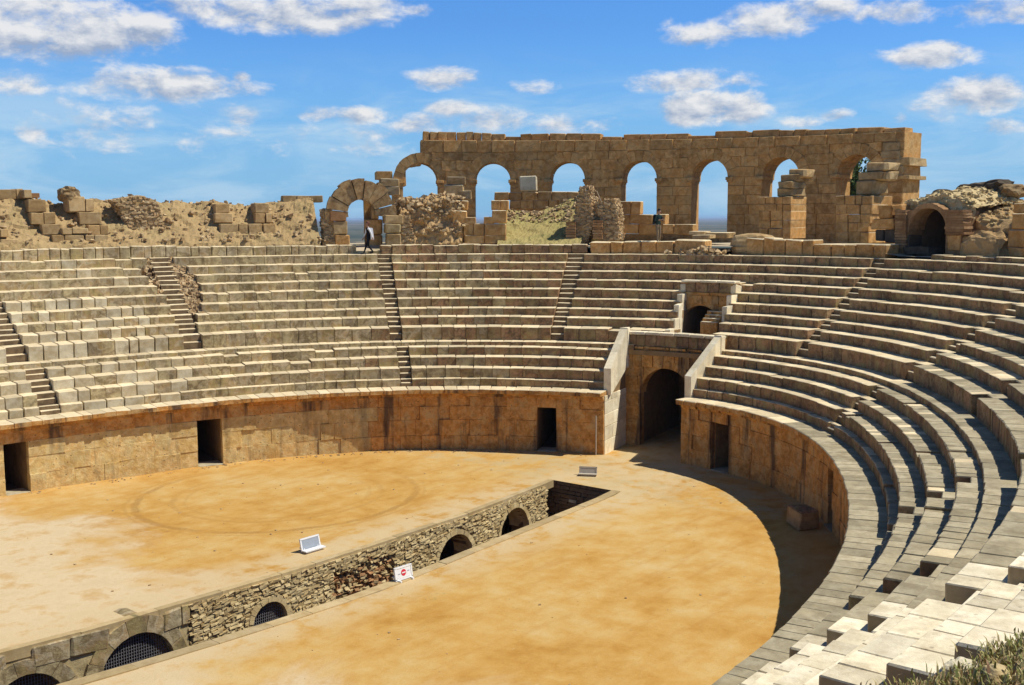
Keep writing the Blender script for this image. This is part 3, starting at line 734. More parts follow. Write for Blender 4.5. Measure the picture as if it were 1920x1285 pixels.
xs = [793, 805, 821, 838, 856, 874, 887, 903, 922, 948, 975, 997, 1030, 1062, 1090, 1128, 1168, 1201, 1220, 1250, 1290, 1340, 1398, 1410, 1460, 1488, 1512, 1545, 1575, 1605, 1655, 1697]
for a, b in zip(xs[:-1], xs[1:]):
    m = (a + b) / 2; yt = 247 + (6 if a in (1128, 1290, 948) else 0) + 3.5 * min(1, max(0, (m - 800) / 200)) - max(0, (m - 1250)) / 450 * 12
    px_block(root, OW + .25, a, b, yt + random.uniform(-1.5, 2), yt + 17, 1.1, [M_RUIN, M_TAN], name='coping_block', ch=.05, jit=.04)
for a, b, y0, y1 in ((705, 737, 321, 336), (737, 762, 333, 349), (1655, 1686, 268, 284), (1650, 1688, 284, 297), (1655, 1705, 297, 311), (1660, 1693, 312, 330), (1655, 1703, 330, 337)):
    px_block(root, OW - .06, a, b, y0, y1, 2.25, [M_RUIN if a < 1640 else M_TAN], name='cornice_block', ch=.03, twist=.004)

# terrace ground
J = Join(); nth, no = 130, 16
ths = np.linspace(82, -150, nth); os_ = np.concatenate([[9.72, 9.9], np.linspace(10.6, 23, no - 2)])
for i in range(nth):
    for j in range(no):
        p = ring(ths[i], os_[j]); J.v.append((p[0], p[1], 8.98 + .07 * fb((p[0], p[1], 0), .5) - .30 * min(1, max(0, (-9.0 - ths[i]) / 4)) - (.36 if abs(ths[i] - 37.6) < 1.3 and j < 3 else 0)))
J.f = [[i * no + j, (i + 1) * no + j, (i + 1) * no + j + 1, i * no + j + 1] for i in range(nth - 1) for j in range(no - 1)]; J.mi = [0] * len(J.f)
structure(J.build('terrace_ground', M_TERR, smooth=True, recalc=True))

# ------------------------------------------------------------------ the arch at the left end of the arcade
oA = 11.0
root = thing('stone_arch', 'free standing broken stone arch with the walking person in front', 'ruin')
thc, zc = at(671, 400, oA); thx, zt_ = at(671, 337, oA)
rin = np.linalg.norm(ring(at(650, 400, oA)[0], oA) - ring(at(700, 400, oA)[0], oA)) / 2; rout = zt_ - zc + .12
thc = at(678, 400, oA)[0]
e = np.linspace(R(-8), R(196), 10)
for i in range(9):
    me = wedge_mesh(rin * random.uniform(1.0, 1.06), rout * random.uniform(.92, 1.02), e[i] + .004, e[i + 1] - random.uniform(.0, .018), random.uniform(.9, 1.25), M_TANR); p = ring(thc, oA + random.uniform(-.1, .08))
    obj('voussoir', me, root, (p[0], p[1], zc), (random.gauss(0, .01), random.gauss(0, .012), rotz_at(thc) + random.gauss(0, .02)))
for a, b, y0, y1, m_ in ((618, 650, 397, 415, M_BRICK), (624, 652, 415, 440, M_TAN), (628, 656, 440, 464, M_RUIN), (720, 755, 404, 420, M_TAN), (722, 752, 420, 438, M_RUBG), (724, 752, 438, 464, M_TAN), (696, 710, 382, 412, M_TAN), (684, 718, 412, 440, M_RUIN), (688, 718, 440, 468, M_RUIN)):
    px_block(root, oA + (.8 if 680 < a < 700 else 0), a, b, y0, y1, 1.2, [m_], name='stone_block', ch=.06)
px_block(root, oA + 1.4, 683, 700, 372, 468, .8, [M_RUIN], name='jamb', ch=.03)

# ------------------------------------------------------------------ rubble and earth banks
def bank_mesh(name, th1, th2, prof, top, mat, nth=90, no=34, amp=.16, seed=0.0):
    """prof: (offset, fraction of the height) pairs; top(theta) = crest level"""
    po = np.array([a for a, _ in prof]); pf = np.array([b for _, b in prof]); J = Join()
    ths = np.linspace(th1, th2, nth); ll = np.concatenate([[0], np.cumsum(np.hypot(np.diff(po), np.diff(pf) * 2.5))]); us_ = np.linspace(0, ll[-1], no); os_ = np.interp(us_, ll, po); fs_ = np.interp(us_, ll, pf)
    for i in range(nth):
        ht = top(ths[i]) - 8.95
        for j in range(no):
            f = fs_[j]; p = ring(ths[i], os_[j])
            n_ = fb((p[0] + seed, p[1], 0), .9, 6)
            z = 8.95 + ht * f + amp * n_ * (1 if 0 < j < no - 1 else 0) * (.35 + f) + .07 * fb((p[0] * 5, p[1] * 5, seed), 1, 3) * (1 if 0 < j < no - 1 else 0)
            dp = nrm(ths[i]) * (amp * 1.3 * fb((p[0], p[1] + 30 + seed, z * 1.6), 1.5, 6) + .06 * fb((p[0] * 6, p[1] * 6, z * 9), 1, 3)) * (1 if 0 < j < no - 1 else 0)
            J.v.append((p[0] + dp[0], p[1] + dp[1], z if 0 < j < no - 1 else 8.7))
    J.f = [[i * no + j, (i + 1) * no + j, (i + 1) * no + j + 1, i * no + j + 1] for i in range(nth - 1) for j in range(no - 1)]; J.mi = [0] * len(J.f)
    o = structure(J.build(name, mat, recalc=True)); return o, J.v
def crest(pts, o):
    q = sorted(at(x, y, o) for x, y in pts); a = [k[0] for k in q]; b = [k[1] for k in q]
    return lambda th: float(np.interp(th, a, b))
def scatter_on(name, verts, n, size, mat, sel=None, sink=.25, kind='stuff', label=None):
    J = Join(); vs = [v for v in verts if sel is None or sel(v)]
    for _ in range(n):
        v = random.choice(vs); sz = random.uniform(*size) * random.choice((.6, .8, 1, 1.3))
        J.box((v[0] + random.uniform(-.12, .12), v[1] + random.uniform(-.12, .12), v[2] + sz * (.5 - sink)), (sz * random.uniform(.8, 1.6), sz * random.uniform(.7, 1.2), sz * random.uniform(.4, .9)), random.uniform(0, 6.3), (random.gauss(0, .35), random.gauss(0, .35)), .2)
    o = J.build(name, mat, recalc=True); o['kind'] = kind
    return o
PR = [(10.35, 0.02), (10.7, .18), (11.6, .45), (12.6, .82), (13.3, 1.0), (14.6, .92), (16.5, .4), (18.5, 0)]
b1, v1 = bank_mesh('earth_bank', 82, 42.2, PR, crest([(-30,360),(0,364),(60,372),(110,384),(200,377),(260,374),(330,380),(400,382),(470,386),(520,380),(590,374),(612,378)], 13.3), M_EARTH, 190, 54)
scatter_on('rubble', v1, 1700, (.05, .16), M_RUB, lambda v: v[2] > 9.3)
PS = [(11.4, 0.0), (11.55, .35), (11.75, .62), (11.9, .92), (12.6, 1.0), (15, .9), (17, .3), (18.5, 0)]
b2, v2 = bank_mesh('earth_bank', 34.4, 28.6, PS, crest([(745,376),(770,372),(800,370),(860,372)], 12.6), M_OCHRE, 60, 60, .26, 5)
scatter_on('rubble', v2, 900, (.06, .2), M_RUB, lambda v: v[2] > 9.6)
PT = [(10.6, .0), (11.2, .10), (13.5, .42), (15.5, .85), (16.6, 1.0), (17.5, .6), (18.5, 0)]
b3, v3 = bank_mesh('earth_bank', 25.2, 17.2, PT, crest([(940,392),(1000,397),(1040,388),(1085,372)], 16.6), M_SLOPE, 60, 44, .14, 9)
scatter_on('rubble', v3, 650, (.05, .17), M_RUB, lambda v: v[2] > 10.2)

# squared block ruins on the bank, left to right
D0 = 1.3
MT = [M_TAN, M_TAN]
stack('block_pile', 'two tiers of big blocks with a red brick piece at the top left edge', 'ruin', 13.0, [(-8, 32, 355, 375), (0, 14, 375, 388), (30, 44, 354, 374)], D0, MT, 'stone block ruins on the earth bank')
root = stack('block_pile', 'stepped column of four blocks with a small red brick top, on the bank at left', 'ruin', 12.2, [(44, 60, 356, 372), (52, 87, 374, 398, 11.9), (58, 82, 399, 421, 11.5), (82, 105, 398, 421, 11.5), (78, 115, 421, 440, 11.1)], 1.0, MT, 'stone block ruins on the earth bank')
px_block(root, 12.3, 57, 74, 362, 371, .8, [M_BRICK], name='brick_cap')
root = stack('block_pile', 'leaning stack of blocks topped by a pointed grey boulder', 'ruin', 12.0, [(126, 160, 369, 398), (160, 176, 373, 397), (148, 190, 398, 421, 11.6), (166, 188, 422, 441, 11.1), (188, 203, 422, 440, 11.1)], 1.1, MT, 'stone block ruins on the earth bank')
boulder(root, 115, 152, 351, 379, 12.0, 1.3, M_TANR, 5.4, 'boulder_top', .42, 3)
stack('block_pile', 'row of low blocks at the foot of the two stepped stacks on the left', 'ruin', 10.8, [(98, 120, 441, 461), (120, 158, 441, 461), (160, 177, 441, 460), (177, 204, 441, 460), (115, 135, 428, 440), (136, 166, 428, 438)], .9, MT, 'stone block ruins on the earth bank', ch=.05)
stack('block_pile', 'single low block on the terrace at the left edge', 'ruin', 10.6, [(0, 36, 449, 468), (0, 16, 430, 445)], .9, MT, 'stone block ruins on the earth bank')
stack('block_pile', 'stepped pier of dark blocks with two raised horns in the middle of the bank', 'ruin', 11.2,
      [(403, 432, 382, 400, 11.9), (402, 437, 400, 418, 11.6), (476, 505, 381, 400, 11.9), (478, 497, 400, 418, 11.6), (497, 509, 400, 418, 11.6),
       (412, 448, 420, 440), (448, 465, 420, 438), (465, 493, 420, 439), (493, 518, 420, 439), (418, 455, 440, 458, 11.0), (455, 491, 440, 458, 11.0), (491, 517, 440, 459, 11.0)], 1.2, MT, 'stone block ruins on the earth bank')
stack('block_pile', 'flat line of three blocks lying on the crest left of the stone arch', 'ruin', 13.4, [(530, 556, 367, 380), (556, 580, 367, 380), (580, 606, 367, 380)], .9, MT, 'stone block ruins on the earth bank')
stack('block_pile', 'square pier of brown blocks with two horns and a loose slab between', 'ruin', 11.6,
      [(850, 878, 376, 394, 12.1), (848, 876, 395, 420), (921, 938, 376, 394, 12.1), (938, 953, 376, 394, 12.1), (922, 950, 395, 419), (870, 893, 408, 420), (907, 926, 407, 420),
       (849, 869, 420, 442), (869, 888, 420, 442), (888, 908, 420, 442), (908, 949, 420, 442), (848, 870, 442, 457), (870, 909, 442, 457), (909, 949, 442, 457)], 1.5, [M_RUIN, M_TREAD], 'stone block ruins on the terrace')
stack('block_pile', 'stack of pale grey blocks on the crest before the second arch', 'ruin', 14.5, [(838, 872, 332, 346), (832, 870, 346, 372), (857, 884, 358, 374), (712, 750, 335, 350), (720, 750, 350, 366)], 1.2, [M_TAN, M_PATCH], 'stone block ruins on the terrace')
stack('block_pile', 'single pale square block standing before the second arch pier', 'ruin', 16.8, [(974, 1006, 330, 358)], 1.0, [M_PATCH], 'stone block ruins on the terrace')
stack('low_wall', 'long two course block wall behind the grassy slope', 'wall', 16.9, split_row(927, 1085, 360, 376, 6) + split_row(955, 1070, 376, 392, 5), 1.0, [M_RUIN, M_TREAD])
stack('low_wall', 'stepped three course block wall left of the standing person', 'wall', 14.6,
      [(1155, 1183, 378, 402), (1183, 1201, 378, 402), (1150, 1181, 402, 420), (1181, 1225, 402, 420), (1157, 1166, 420, 438), (1166, 1197, 420, 438), (1197, 1232, 420, 440), (1228, 1248, 402, 421)], 1.0, [M_RUIN, M_TREAD])
stack('low_wall', 'two long blocks in a line right of the standing person', 'wall', 14.2, [(1242, 1263, 421, 439), (1263, 1299, 421, 440)], .9, [M_RUIN, M_TREAD])
stack('slab_pile', 'thin flat slabs on the terrace before the fifth arch', 'ruin', 12.6, [(1290, 1322, 434, 440), (1322, 1366, 436, 447), (1296, 1330, 441, 448, 11.5)], 1.1, [M_TAN, M_TREAD])
# the two block piers in front of the right arches
def traced_pier(label, rows_, top_, o, D):
    root = thing('block_pier', label, 'ruin', 'block piers before the arcade')
    for r in rows_:
        for q in r: px_block(root, o, *q, D, [M_RUIN, M_TREAD], ch=.025, jit=.015, twist=.004)
    for q in top_: px_block(root, q[4], *q[:4], q[5], [M_TAN], ch=.10, jit=.07, name='springer_block')
    return root
traced_pier('squared block pier with a curved springer stone on top, left of its twin',
    [split_row(1421, 1484, 369, 383, 4), split_row(1422, 1484, 383, 396, 4), split_row(1422, 1484, 396, 413, 3), split_row(1422, 1483, 413, 428, 3), split_row(1423, 1483, 428, 448, 3)],
    [(1452, 1490, 353, 369, 14.2, 1.6), (1456, 1490, 340, 354, 14.2, 1.5), (1463, 1498, 327, 341, 14.3, 1.4), (1476, 1513, 317, 335, 14.5, 1.2)], 14.0, 2.0)
traced_pier('squared block pier with a taller broken springer, beside the vaulted ruin',
    [split_row(1566, 1636, 367, 384, 4), split_row(1566, 1636, 384, 402, 3), split_row(1566, 1633, 402, 418, 3), split_row(1566, 1630, 418, 435, 3), split_row(1565, 1630, 435, 456, 3)],
    [(1604, 1637, 337, 367, 14.2, 1.6), (1608, 1650, 322, 338, 14.3, 1.5), (1620, 1666, 305, 322, 14.5, 1.3), (1640, 1668, 321, 340, 14.6, 1.0)], 14.0, 2.0)

# rough rubble fins and brick jambs
def prism(name, root, o, outline, D, mat, stones=0, smat=None, ssz=(.08, .16), skew=0.0):
    """rough masonry of real depth standing on curve o; its face is covered with small projecting stones"""
    q = [at(x, y, o) for x, y in outline]; J = Join(); k = len(q); tm = sum(a for a, _ in q) / k
    f2 = lambda a, z, dd: (*ring(a, o + dd), z)
    J.add([f2(a, z, 0) for a, z in q] + [f2(a, z, D) for a, z in q], [list(range(k)), [k + i for i in range(k)][::-1]] + [[i, k + i, k + (i + 1) % k, (i + 1) % k] for i in range(k)])
    b = J.build(name, mat, root, recalc=True)
    if stones:
        S = Join(); amin, amax = min(a for a, _ in q), max(a for a, _ in q); zmin, zmax = min(z for _, z in q), max(z for _, z in q)
        def inside(a, z):
            c_ = False
            for i in range(k):
                (x1, y1), (x2, y2) = q[i], q[(i + 1) % k]
                if (y1 > z) != (y2 > z) and a < (x2 - x1) * (z - y1) / (y2 - y1) + x1: c_ = not c_
            return c_
        n = 0
        for _ in range(stones * 6):
            a, z = random.uniform(amin, amax), random.uniform(zmin, zmax)
            if not inside(a, z): continue
            sz = random.uniform(*ssz); p = ring(a, o + random.uniform(-.03, .05))
            S.box((p[0], p[1], z), (sz * random.uniform(1, 2), sz, sz * random.uniform(.5, .9)), rotz_at(a) + random.gauss(0, .2), (random.gauss(0, .15), random.gauss(0, .15)), .18); n += 1
            if n > stones: break
        for i in range(k):                                  # stones on the side faces too
            (a0, z0), (a1, z1) = q[i], q[(i + 1) % k]
            L = math.hypot((a1 - a0) * .6, z1 - z0)
            for _ in range(int(stones * .25 * L)):
                u, dd = random.random(), random.uniform(0, D); a = a0 + (a1 - a0) * u; z = z0 + (z1 - z0) * u; p = ring(a, o + dd); sz = random.uniform(*ssz)
                S.box((p[0], p[1], z), (sz * random.uniform(.8, 1.6), sz * 1.3, sz * .7), rotz_at(a) + random.gauss(0, .3), (random.gauss(0, .25), random.gauss(0, .25)), .18)
        S.build('rubble_facing', smat or M_RUB, root, recalc=True)['kind'] = 'stuff'
    return b
root = thing('rubble_fin', 'ragged tall rubble fin with a brick jamb at its foot, left of its lower twin', 'ruin', 'rubble fins with brick jambs')
prism('rubble_core', root, 11.9, [(1078, 460), (1080, 410), (1082, 378), (1090, 352), (1104, 349), (1106, 380), (1112, 412), (1106, 440), (1092, 462)], 1.6, M_OCHRE, 260, M_RUB)
prism('rubble_core', root, 12.2, [(1096, 388), (1128, 380), (1130, 398), (1118, 418), (1100, 410)], 1.2, M_OCHRE, 90, M_RUB)
J = Join()
for i in range(9): px = 1061 + random.uniform(-.5, .5); (t0, z0), (t1, z1) = at(px, 458 - i * 5, 11.5), at(px + 18, 458 - i * 5, 11.5); p = ring((t0 + t1) / 2, 11.75); J.box((p[0], p[1], z0), (.52, .5, .115), rotz_at(t0), (0, 0), .03)
J.build('brick_jamb', M_BRICK, root, recalc=True)['kind'] = 'stuff'
root = thing('rubble_fin', 'lower broad rubble fin with a squared brick jamb, right of its taller twin', 'ruin', 'rubble fins with brick jambs')
prism('rubble_core', root, 12.0, [(1126, 452), (1128, 410), (1120, 398), (1132, 376), (1152, 374), (1157, 410), (1158, 450)], 1.7, M_OCHRE, 280, M_RUB)
J = Join()
for i in range(8): px = 1111 + random.uniform(-.5, .5); (t0, z0), (t1, z1) = at(px, 447 - i * 4.6, 11.6), at(px + 18, 447 - i * 4.6, 11.6); p = ring((t0 + t1) / 2, 11.85); J.box((p[0], p[1], z0), (.52, .5, .105), rotz_at(t0), (0, 0), .03)
J.build('brick_jamb', M_BRICK, root, recalc=True)['kind'] = 'stuff'
root = thing('rubble_fin', 'sloping rubble rib running down the bank left of the horned pier', 'ruin', 'rubble ribs on the bank')
prism('rubble_core', root, 11.6, [(214, 376), (262, 369), (292, 378), (318, 455), (262, 460), (240, 420)], 1.0, M_EARTH, 320, M_RUB)
root = thing('rubble_fin', 'narrow rubble strip beside the left foot of the stone arch', 'ruin', 'rubble ribs on the bank')
prism('rubble_core', root, 11.2, [(606, 394), (622, 392), (628, 462), (608, 464)], 1.2, M_OCHRE, 130, M_RUB)
root = thing('rubble_fin', 'ragged rubble edge beside the right foot of the stone arch', 'ruin', 'rubble ribs on the bank')
prism('rubble_core', root, 11.3, [(752, 404), (766, 406), (778, 462), (752, 464)], 1.2, M_OCHRE, 150, M_RUB)
root = thing('rubble_heap', 'pale heap of rubble spilling over the top seat right of the standing person', 'rubble')
J = Join()
for _ in range(420):
    x = random.gauss(1312, 24); y = 470 + random.uniform(0, 22) - max(0, 22 - abs(x - 1322)) * .3
    a, z = at(x, y, 9.4); p = ring(a, 9.35 + random.uniform(-.1, .5)); s_ = random.uniform(.07, .2)
    J.box((p[0], p[1], z), (s_ * 1.4, s_, s_ * .8), random.uniform(0, 6), (random.gauss(0, .4), random.gauss(0, .4)), .2)
J.build('rubble_stones', M_RUB, root, recalc=True)['kind'] = 'stuff'
J = Join()                                                  # broken edges of the crumbling stair
for _ in range(420):
    k = random.uniform(3, 9); kk = min(8, int(k)); th = ustair(1, kk)[1] - random.uniform(-.15, (0, 0, .4, 1.1, 1.5, 1.7, 1.6, 1.2, .5)[kk] + .1)
    if random.random() < .25: th = ustair(1, kk)[0] + random.uniform(-.1, .9)
    f = k - int(k); o = O_[5 + kk] + f * (O_[6 + kk] - O_[5 + kk]); p = ring(th, o); s_ = random.uniform(.06, .2)
    J.box((p[0], p[1], Z_[4 + kk] + f * (Z_[5 + kk] - Z_[4 + kk]) - .02), (s_ * 1.4, s_, s_ * .8), random.uniform(0, 6), (random.gauss(0, .4), random.gauss(0, .4)), .2)
J.build('rubble', M_RUB, recalc=True)['kind'] = 'stuff'

# ------------------------------------------------------------------ vaulted ruin at right
oV = 10.9
root = thing('vaulted_ruin', 'low brick vault with a dark arched mouth under a mound of weathered masonry', 'ruin')
va, vz = at(1739, 432, oV); vr = np.linalg.norm(ring(at(1704, 432, oV)[0], oV) - ring(at(1774, 432, oV)[0], oV)) / 2
t0, t1 = at(1681, 440, oV)[0], at(1802, 440, oV)[0]
vt = at(1740, 391, oV)[1]
wall_core('vault_front', root, oV, t0, t1, 8.7, lambda th: vt - abs(th - va) * .05, [(va, vr, vz, 8.7)], 1.0, M_BRICKD, 0)
arch_ring(root, va, oV - .015, vz, vr, vr + .20, 1.0, M_BRICKD, 15)
J = Join()
for i in range(16):
    for x0, x1 in ((1681, 1703), (1776, 1812)):
        if x0 == 1776 and i < 7: continue
        y = 474 - i * 5.2; a, z = at((x0 + x1) / 2, y, oV)
        if z > vt - .1: continue
        L = np.linalg.norm(ring(at(x0, y, oV)[0], oV) - ring(at(x1, y, oV)[0], oV)); p = ring(a, oV + .1); J.box((p[0], p[1], z), (L * random.uniform(.92, 1.06), .5, .105), rotz_at(a), (0, 0), .03)
J.build('brick_course', M_BRICKD, root, recalc=True)['kind'] = 'stuff'
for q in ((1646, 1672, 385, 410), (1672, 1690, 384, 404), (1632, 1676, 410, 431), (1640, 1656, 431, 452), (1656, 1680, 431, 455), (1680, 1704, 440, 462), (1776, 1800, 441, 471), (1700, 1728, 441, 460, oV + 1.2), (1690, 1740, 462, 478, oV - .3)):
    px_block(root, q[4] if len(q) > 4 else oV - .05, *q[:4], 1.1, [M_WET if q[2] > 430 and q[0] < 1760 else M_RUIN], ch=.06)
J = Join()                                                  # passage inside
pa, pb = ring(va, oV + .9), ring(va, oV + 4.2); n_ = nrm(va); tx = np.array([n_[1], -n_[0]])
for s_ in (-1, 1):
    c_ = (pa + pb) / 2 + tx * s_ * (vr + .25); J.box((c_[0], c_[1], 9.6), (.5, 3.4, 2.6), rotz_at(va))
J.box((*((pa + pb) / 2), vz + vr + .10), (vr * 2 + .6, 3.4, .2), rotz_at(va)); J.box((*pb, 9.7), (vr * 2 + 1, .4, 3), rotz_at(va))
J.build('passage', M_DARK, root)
def mound(name, root, pxc, pyb, o, L, D, H, mat, amp, seed, sub=5, flat=.75):
    import bmesh
    a, zb = at(pxc, pyb, o); bm = bmesh.new(); bmesh.ops.create_icosphere(bm, subdivisions=sub, radius=1)
    for v in bm.verts:
        q = v.co.copy(); q = Vector([math.copysign(abs(c_) ** flat, c_) for c_ in q]); dq = 1 + amp * fb(q + Vector((seed, 0, seed)), 1.7, 6) + amp * .35 * fb(q + Vector((seed, 5, 0)), 6, 4)
        v.co = Vector((q.x * L / 2 * dq, q.y * D / 2 * dq, q.z * H * (1 + (dq - 1) * .6)))
    me = bpy.data.meshes.new(name); bm.to_mesh(me); bm.free(); me.materials.append(mat); p = ring(a, o)
    o_ = obj(name, me, root, (p[0], p[1], zb), (0, 0, rotz_at(a)))
    return o_
def mass(name, th1, th2, prof, top, base, mat, seed):
    po = np.array([q[0] for q in prof]); pf = np.array([q[1] for q in prof]); J = Join(); nth, no = 60, 44
    ll = np.concatenate([[0], np.cumsum(np.hypot(np.diff(po), np.diff(pf) * 2.2))])
    for i in range(nth):
        th = th1 + (th2 - th1) * i / (nth - 1); ht = top(th) - base
        for j in range(no):
            u = ll[-1] * j / (no - 1); o = float(np.interp(u, ll, po)); f = float(np.interp(u, ll, pf)); p = ring(th, o); z = base + ht * f
            k = 1 if 0 < j < no - 1 else 0; q = (p[0] + seed, p[1], z * 1.2)
            dn = .16 * fb(q, 1.6, 5) + .05 * fb(q, 6, 3); p = p + nrm(th) * dn * k
            J.v.append((p[0], p[1], z + (.14 * fb(q, 1.4, 5) + .05 * fb(q, 7, 3)) * k))
    J.f = [[i * no + j, (i + 1) * no + j, (i + 1) * no + j + 1, i * no + j + 1] for i in range(nth - 1) for j in range(no - 1)]; J.mi = [0] * len(J.f)
    return J.build(name, mat, root, recalc=True), J.v
ctop = crest([(1676, 392), (1700, 389), (1725, 384), (1760, 369), (1800, 357), (1840, 348), (1880, 358), (1905, 374), (1935, 392)], 14.2)
_, v4 = mass('masonry_mound', at(1681, 440, oV)[0], at(1806, 440, oV)[0], [(oV + .55, .70), (oV + .6, .86), (12.4, .92), (14.2, 1.0), (16, .7), (18, 0)], ctop, 8.7, M_RUBG, 3.0)
_, v5 = mass('masonry_mound', at(1802, 440, oV)[0], at(1935, 440, oV)[0], [(12.3, -.1), (12.15, .25), (11.7, .45), (11.6, .62), (12.0, .74), (14.2, 1.0), (16, .7), (18, 0)], ctop, 8.7, M_OCHRE, 4.0)
S = Join()
for v in random.sample(v4, 900) + random.sample(v5, 700):
    if v[2] < 10.1: continue
    s_ = random.uniform(.05, .15); S.box(v, (s_ * 1.8, s_, s_ * .6), random.gauss(rotz_at(va), .3), (random.gauss(0, .2), random.gauss(0, .2)), .2)
S.build('rubble_facing', M_RUBG, root, recalc=True)['kind'] = 'stuff'
mound('ochre_earth', root, 1852, 474, oV + .7, 2.6, 1.5, .95, M_OCHRE, .25, 6.0, 4)
for q in ((1740, 1768, 357, 371), (1788, 1820, 346, 358), (1806, 1846, 344, 362), (1836, 1872, 339, 356), (1858, 1899, 348, 366)):
    boulder(root, q[0] - 2, q[1] + 3, q[2] - 1, q[3] + 5, 13.7, 1.3, M_WET if q[0] < 1850 else M_TANR, q[0] * .37, 'crest_boulder', .34)
root = stack('block_pile', 'dark stacked blocks at the right edge of the terrace', 'ruin', oV - .1, [(1896, 1925, 401, 431), (1888, 1925, 431, 464), (1890, 1930, 464, 482), (1898, 1930, 382, 400, oV + .4)], 1.3, [M_RUIN, M_TREAD], 'stone block ruins on the terrace')

# ------------------------------------------------------------------ the arena gate
root = thing('arena_gate', 'tall arched gate passage between two sloping white parapets', 'gate')
def gate_side(th, sgn, mat):
    """wall of squared stones along one side of the gate cut, theta constant"""
    zz = [-.05, .62, 1.22, 1.80, 2.36, 2.62]
    for c0, c1 in zip(zz[:-1], zz[1:]):
        o = .16
        while o < 2.9:
            D = min(random.uniform(.6, 1.1), 2.92 - o)
            p = ring(th, o + D / 2); n_ = nrm(th); tx = np.array([n_[1], -n_[0]]); p = p - tx * sgn * .16
            obj('stone_block', block_mesh(1, 1, 1, [mat], .025, .012), root, (p[0], p[1], (c0 + c1) / 2), (0, 0, rotz_at(th)), (.34, D - .01, c1 - c0 - .008)); o += D
gate_side(GATE[0] - .1, 1, M_PALE); gate_side(GATE[1] + .1, -1, M_POD)
def parapet(th, mat, zlo_f, zlo_b, zt_f, zt_b, of, ob, thick=.34):
    """sloping parapet of slabs beside the lower seats"""
    n = 5; zs = lambda u: (zt_f + (zt_b - zt_f) * u)
    for i in range(n):
        u0, u1 = i / n, (i + 1) / n; oa, ob_ = of + (ob - of) * u0, of + (ob - of) * u1 - .008
        J = Join(); pts = []
        n_ = nrm(th); tx = np.array([n_[1], -n_[0]])
        for s_ in (-thick / 2, thick / 2):
            for o, z in ((oa, zlo_f + (zlo_b - zlo_f) * u0), (ob_, zlo_f + (zlo_b - zlo_f) * u1), (ob_, zs(u1)), (oa, zs(u0))):
                q = ring(th, o) + tx * s_; pts.append((*q, z))
        J.add(pts, [[0,1,2,3],[7,6,5,4],[0,4,5,1],[1,5,6,2],[2,6,7,3],[3,7,4,0]]); J.build('parapet_slab', mat, root, recalc=True)
    p = ring(th, ob + .12); obj('parapet_post', block_mesh(1, 1, 1, [mat], .03, .01), root, (p[0], p[1], (zt_b + zlo_b) / 2 + .0), (0, 0, rotz_at(th)), (thick + .05, .3, zt_b - zlo_b + .06))
parapet(GATE[0] + .0, M_PALE, 2.6, 3.6, 3.80, 5.40, .55, 2.66)
parapet(GATE[1] - .05, M_PALE, 2.6, 3.6, 3.72, 5.26, .55, 2.68)
gb = 2.88; gth = (GATE[0] + .1, GATE[1] - .1); ga = 2.75; ths, s = arc_table(gb, 6.1, -.6, 50); gr_ = float(s[-1]) / 2; gz = 3.62 - gr_
wall_core('back_wall', root, gb, gth[0], gth[1], -.1, lambda th: 5.08, [(ga, gr_, gz, -.1)], .5, M_POD, .03)
wall_blocks(root, gb, gth[0], gth[1], [(-.05, .6), (.6, 1.2), (1.2, 1.8), (1.8, gz), (gz, gz + .4), (gz + .4, gz + .8), (gz + .8, 3.64)], [(ga, gr_, gz, -.1)], .5, [M_POD], .30, None, None, (.5, .9), .3)
arch_ring(root, ga, gb - .02, gz, gr_, gr_ + .34, .5, M_POD, 9)
row_blocks(root, gb - .03, 4.46, .4, .82, gth[0], gth[1], None, (.35, .6), lambda th: [M_POD], oj=.01)
row_blocks(root, gb - .10, 4.58, .5, .11, gth[0], gth[1], None, (.8, 1.3), lambda th: [M_POD], name='string_course', oj=.01)
row_blocks(root, gb - .0, 5.10, .42, .51, gth[0], gth[1], None, (.35, .6), lambda th: [M_SEAT], name='balustrade_block', oj=.008)
row_blocks(root, gb - .05, 5.24, .5, .13, gth[0], gth[1], None, (.7, 1.1), lambda th: [M_PALE, M_PALE], name='coping_slab', oj=.008)
p = ring(12, .25)
root = thing('corner_post', 'thin pale pipe standing against the arena wall left of the gate', 'pipe')
J = Join(); p = ring(9.1, -.06); J.tube([(p[0], p[1], 0), (p[0], p[1], 1.75)], .03, 8); J.build('pipe', M_TANP, root)

# ------------------------------------------------------------------ doorway in the upper seats
root = thing('upper_doorway', 'broken doorway in the upper seats with white cheeks and lit steps inside', 'doorway')
ub = 6.32; nl, nr = notch(ub); ua = (nl + nr) / 2 + .9; ths, s = arc_table(ub, ua, ua - 1.6, 30); ur = .95
wall_core('back_wall', root, ub, nl + .1, nr - .1, 4.6, lambda th: 7.12, [(ua, ur, 5.3, 4.6)], .55, M_POD, .03)
row_blocks(root, ub, 7.36, .5, .46, nl, nr, None, (.55, .8), lambda th: [M_SEAT], oj=.01)
row_blocks(root, ub - .05, 6.90, .5, .14, nl, nr, None, (.9, 1.3), lambda th: [M_POD], name='string_course')
row_blocks(root, ub - .02, 6.75, .4, .42, nl, nr, None, (.6, .9), lambda th: [M_POD], oj=.01)
row_blocks(root, ub - .10, 7.46, .55, .10, nl + .3, nr - .3, None, (.8, 1.2), lambda th: [M_PALE, M_PALE], name='coping_slab')
